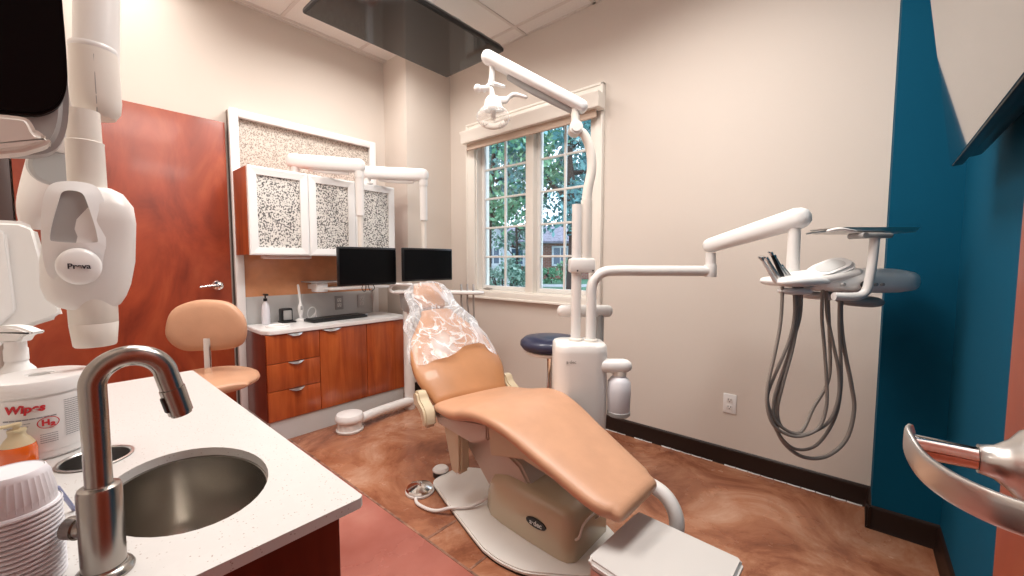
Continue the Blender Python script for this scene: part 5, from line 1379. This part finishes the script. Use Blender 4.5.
b = prism(B(), ol, DXh, V((0, 0, 1)), c0 - DYh * 0.004, DYh * 0.018, 0.003); obj('glass_face', b, M['screen'], t)
b = prism(B(), smooth2([(x * S2 * KX, -(y - 60) * S2) for x, y in ((-60, 122), (-5, 118), (22, 117), (30, 124), (34, 131), (46, 133), (44, 140), (28, 147), (10, 153), (-30, 160), (-60, 160))], 3), DXh, V((0, 0, 1)), c0 - DYh * 0.030, DYh * 0.045, 0.006, 3); obj('clamp', b, M['plast2'], t)
b = B(); tube(b, [c0 + DYh * 0.05 - DXh * 0.03, V((c0.x - 0.02, -0.12, c0.z + 0.02)), V((c0.x - 0.02, YB, c0.z + 0.02))], 0.020, 14, 4); obj('wall_bracket', b, M['plast'], t)

# ================================================================== OUTSIDE
GZ = 0.30
b = bx(-45, 12, 2.9, 60, GZ - 0.2, GZ); struct('ground', b, M['lawn'], smooth=False)
b = B(); c1 = pt(560, 300, 15); c1.z = GZ
prism(b, [(-16, -0.7), (16, -0.7), (16, 0.9), (-16, 0.9)], rt, V((fw.x, fw.y, 0)).normalized(), (c1.x, c1.y, GZ + 0.002), (0, 0, 0.02)); struct('driveway', b, M['drive'], smooth=False)
FD = V((fw.x, fw.y, 0)).normalized()
def house(name, label, px, dist, w_, dep, zw, zr, wall, roofm, wins, gable_front=False, door=None):
    c = pt(px, 262, dist); c.z = GZ
    t = thing(name, label, 'house', c)
    e0 = rt
    b = prism(B(), [(-w_/2, 0), (w_/2, 0), (w_/2, dep), (-w_/2, dep)], e0, FD, c, (0, 0, zw)); obj('walls', b, wall, t, smooth=False)
    if gable_front:
        b = prism(B(), [(-w_/2, zw - .001), (w_/2, zw - .001), (0, zr)], e0, (0, 0, 1), c + FD * 0.01, FD * (dep - .02)); obj('gable', b, wall, t, smooth=False)
        b = prism(B(), [(-w_/2 - 0.25, zw - 0.2), (-w_/2 - .25, zw), (0, zr + 0.2), (w_/2 + .25, zw), (w_/2 + .25, zw - 0.2), (0, zr)], e0, (0, 0, 1), c - FD * 0.25, FD * (dep + .5)); obj('roof', b, roofm, t, smooth=False)
    else:
        b = prism(B(), [(-0.5, zw - 0.1), (-0.5, zw), (dep / 2, zr), (dep + .5, zw), (dep + .5, zw - .1)], FD, (0, 0, 1), c - e0 * (w_ / 2 + .4), e0 * (w_ + .8)); obj('roof', b, roofm, t, smooth=False)
    for (u0, u1, h0, h1) in wins:
        b = B()
        for a0, a1, z0, z1 in ((u0, u1, h0 - .07, h0 + .03), (u0, u1, h1 - .03, h1 + .07), (u0 - .07, u0 + .03, h0 - .07, h1 + .07), (u1 - .03, u1 + .07, h0 - .07, h1 + .07), ((u0+u1)/2 - .025, (u0+u1)/2 + .025, h0, h1), (u0, u1, (h0+h1)/2 - .02, (h0+h1)/2 + .02)):
            prism(b, [(a0, z0), (a1, z0), (a1, z1), (a0, z1)], e0, (0, 0, 1), c - FD * 0.06, FD * 0.06)
        f = obj('window', b, M['siding'], t, smooth=False)
        obj('pane', prism(B(), [(u0, h0), (u1, h0), (u1, h1), (u0, h1)], e0, (0, 0, 1), c - FD * 0.03, FD * 0.03), M['hglass'], f, smooth=False)
house('house', 'brick house with a low grey roof across the lawn outside the window', 553, 21, 7.0, 5.5, 1.95, 3.0, M['brick'], M['roof'], [(-2.2, -1.55, .75, 1.6), (-1.4, -0.75, .75, 1.6), (0.0, 0.75, .75, 1.65), (0.85, 1.6, .75, 1.65)])
house('house', 'white gabled house at the left edge of the window view', 489, 17, 1.9, 2.6, 1.75, 2.65, M['siding'], M['roof'], [(-0.1, 0.45, 0.8, 1.5)], True)

def leaves(bm, c, r, n, size, seed):
    rnd = random.Random(seed)
    # leaves gather in clusters through the crown
    cl = []
    for _ in range(max(8, n // 60)):
        while True:
            p = V((rnd.uniform(-1, 1), rnd.uniform(-1, 1), rnd.uniform(-1, 1)))
            if p.length < 1: break
        p = p.normalized() * (p.length ** 0.45)
        cl.append((V((p.x * r[0], p.y * r[1], p.z * r[2])), rnd.uniform(0.16, 0.34) * min(r)))
    for _ in range(n):
        o, rr = rnd.choice(cl)
        d_ = V((rnd.gauss(0, 1), rnd.gauss(0, 1), rnd.gauss(0, 0.8))) * rr * 0.6
        p = V(c) + o + d_
        a = V((rnd.gauss(0, 1), rnd.gauss(0, 1), rnd.gauss(0, 1))).normalized(); q = a.cross(V((rnd.gauss(0, 1), rnd.gauss(0, 1), rnd.gauss(0, 1)))).normalized()
        s = size * rnd.uniform(0.6, 1.3)
        vs = [bm.verts.new(p + a * s), bm.verts.new(p + q * s * 0.5), bm.verts.new(p - a * s), bm.verts.new(p - q * s * 0.5)]
        bm.faces.new(vs)
def tree(label, px, dist, r, zc, n, size, mat, seed, lean=0.0, trunk_r=0.13, group=None):
    c = pt(px, 262, dist); c.z = GZ
    t = thing('tree', label, 'tree', c, group)
    rnd = random.Random(seed + 100)
    top = V((c.x + lean, c.y, zc + r[2] * 0.5))
    b = tube(B(), [c, c + V((0.05, 0, (zc - GZ) * 0.5)), V((c.x + lean * .5, c.y, zc)), top], lambda q: trunk_r * (1 - 0.75 * q), 10, 4)
    for k in range(9):
        a = rnd.uniform(0, 2 * PI); s0 = c + (top - c) * rnd.uniform(0.35, 0.9)
        e_ = s0 + V((math.cos(a) * r[0] * .75, math.sin(a) * r[1] * .75, rnd.uniform(0.1, 0.9) * r[2]))
        tube(b, [s0, (s0 + e_) / 2 + V((0, 0, -0.1)), e_], lambda q: trunk_r * 0.42 * (1 - 0.8 * q), 7, 4)
    obj('trunk', b, M['bark'], t)
    b = B(); leaves(b, (c.x + lean * .6, c.y, zc), r, n, size, seed); obj('foliage', b, M[mat], t, smooth=False)
tree('tall bright green leafy tree filling the upper left casement', 487, 11.0, (1.5, 1.5, 1.9), 3.9, 5200, 0.085, 'leaf1', 11, 0.5)
tree('blue green tree with dark branches filling the upper right casement', 572, 10.0, (1.6, 1.5, 1.9), 3.9, 4200, 0.085, 'leaf2', 23, -0.3, 0.17)
tree('darker blue green tree standing further back between the two nearer trees', 537, 16.0, (3.4, 2.0, 2.6), 5.9, 6500, 0.13, 'leaf2', 37, 0.2, 0.2)
tree('young pale green tree in front of the brick house, at the left of the window', 516, 14.5, (0.9, 0.9, 1.1), 2.6, 1500, 0.08, 'leaf3', 41, 0, 0.07)
def bush(name, label, px, dist, r, zc, n, size, mat, seed, cat='shrub'):
    c = pt(px, 262, dist); c.z = GZ
    t = thing(name, label, cat, c)
    b = B(); rnd = random.Random(seed)
    for k in range(7):
        a = rnd.uniform(0, 2 * PI); tube(b, [c, c + V((math.cos(a) * r[0] * .5, math.sin(a) * r[1] * .5, zc - GZ + r[2] * .5))], 0.012, 6, 1)
    obj('stems', b, M['bark'], t)
    b = B(); leaves(b, (c.x, c.y, zc), r, n, size, seed); obj('foliage', b, M[mat], t, smooth=False)
bush('shrub', 'speckled green shrub close outside the left casement', 505, 5.4, (0.42, 0.35, 0.42), 0.82, 2600, 0.028, 'leaf3', 51)
bush('shrub', 'rounded dark hedge clump in front of the brick house', 552, 17, (0.75, 0.5, 0.3), 0.62, 1600, 0.05, 'leaf1', 61)
bush('shrub', 'small lollipop shaped tree beside the hedge before the brick house', 566, 13, (0.28, 0.28, 0.30), 1.02, 900, 0.04, 'leaf1', 71)
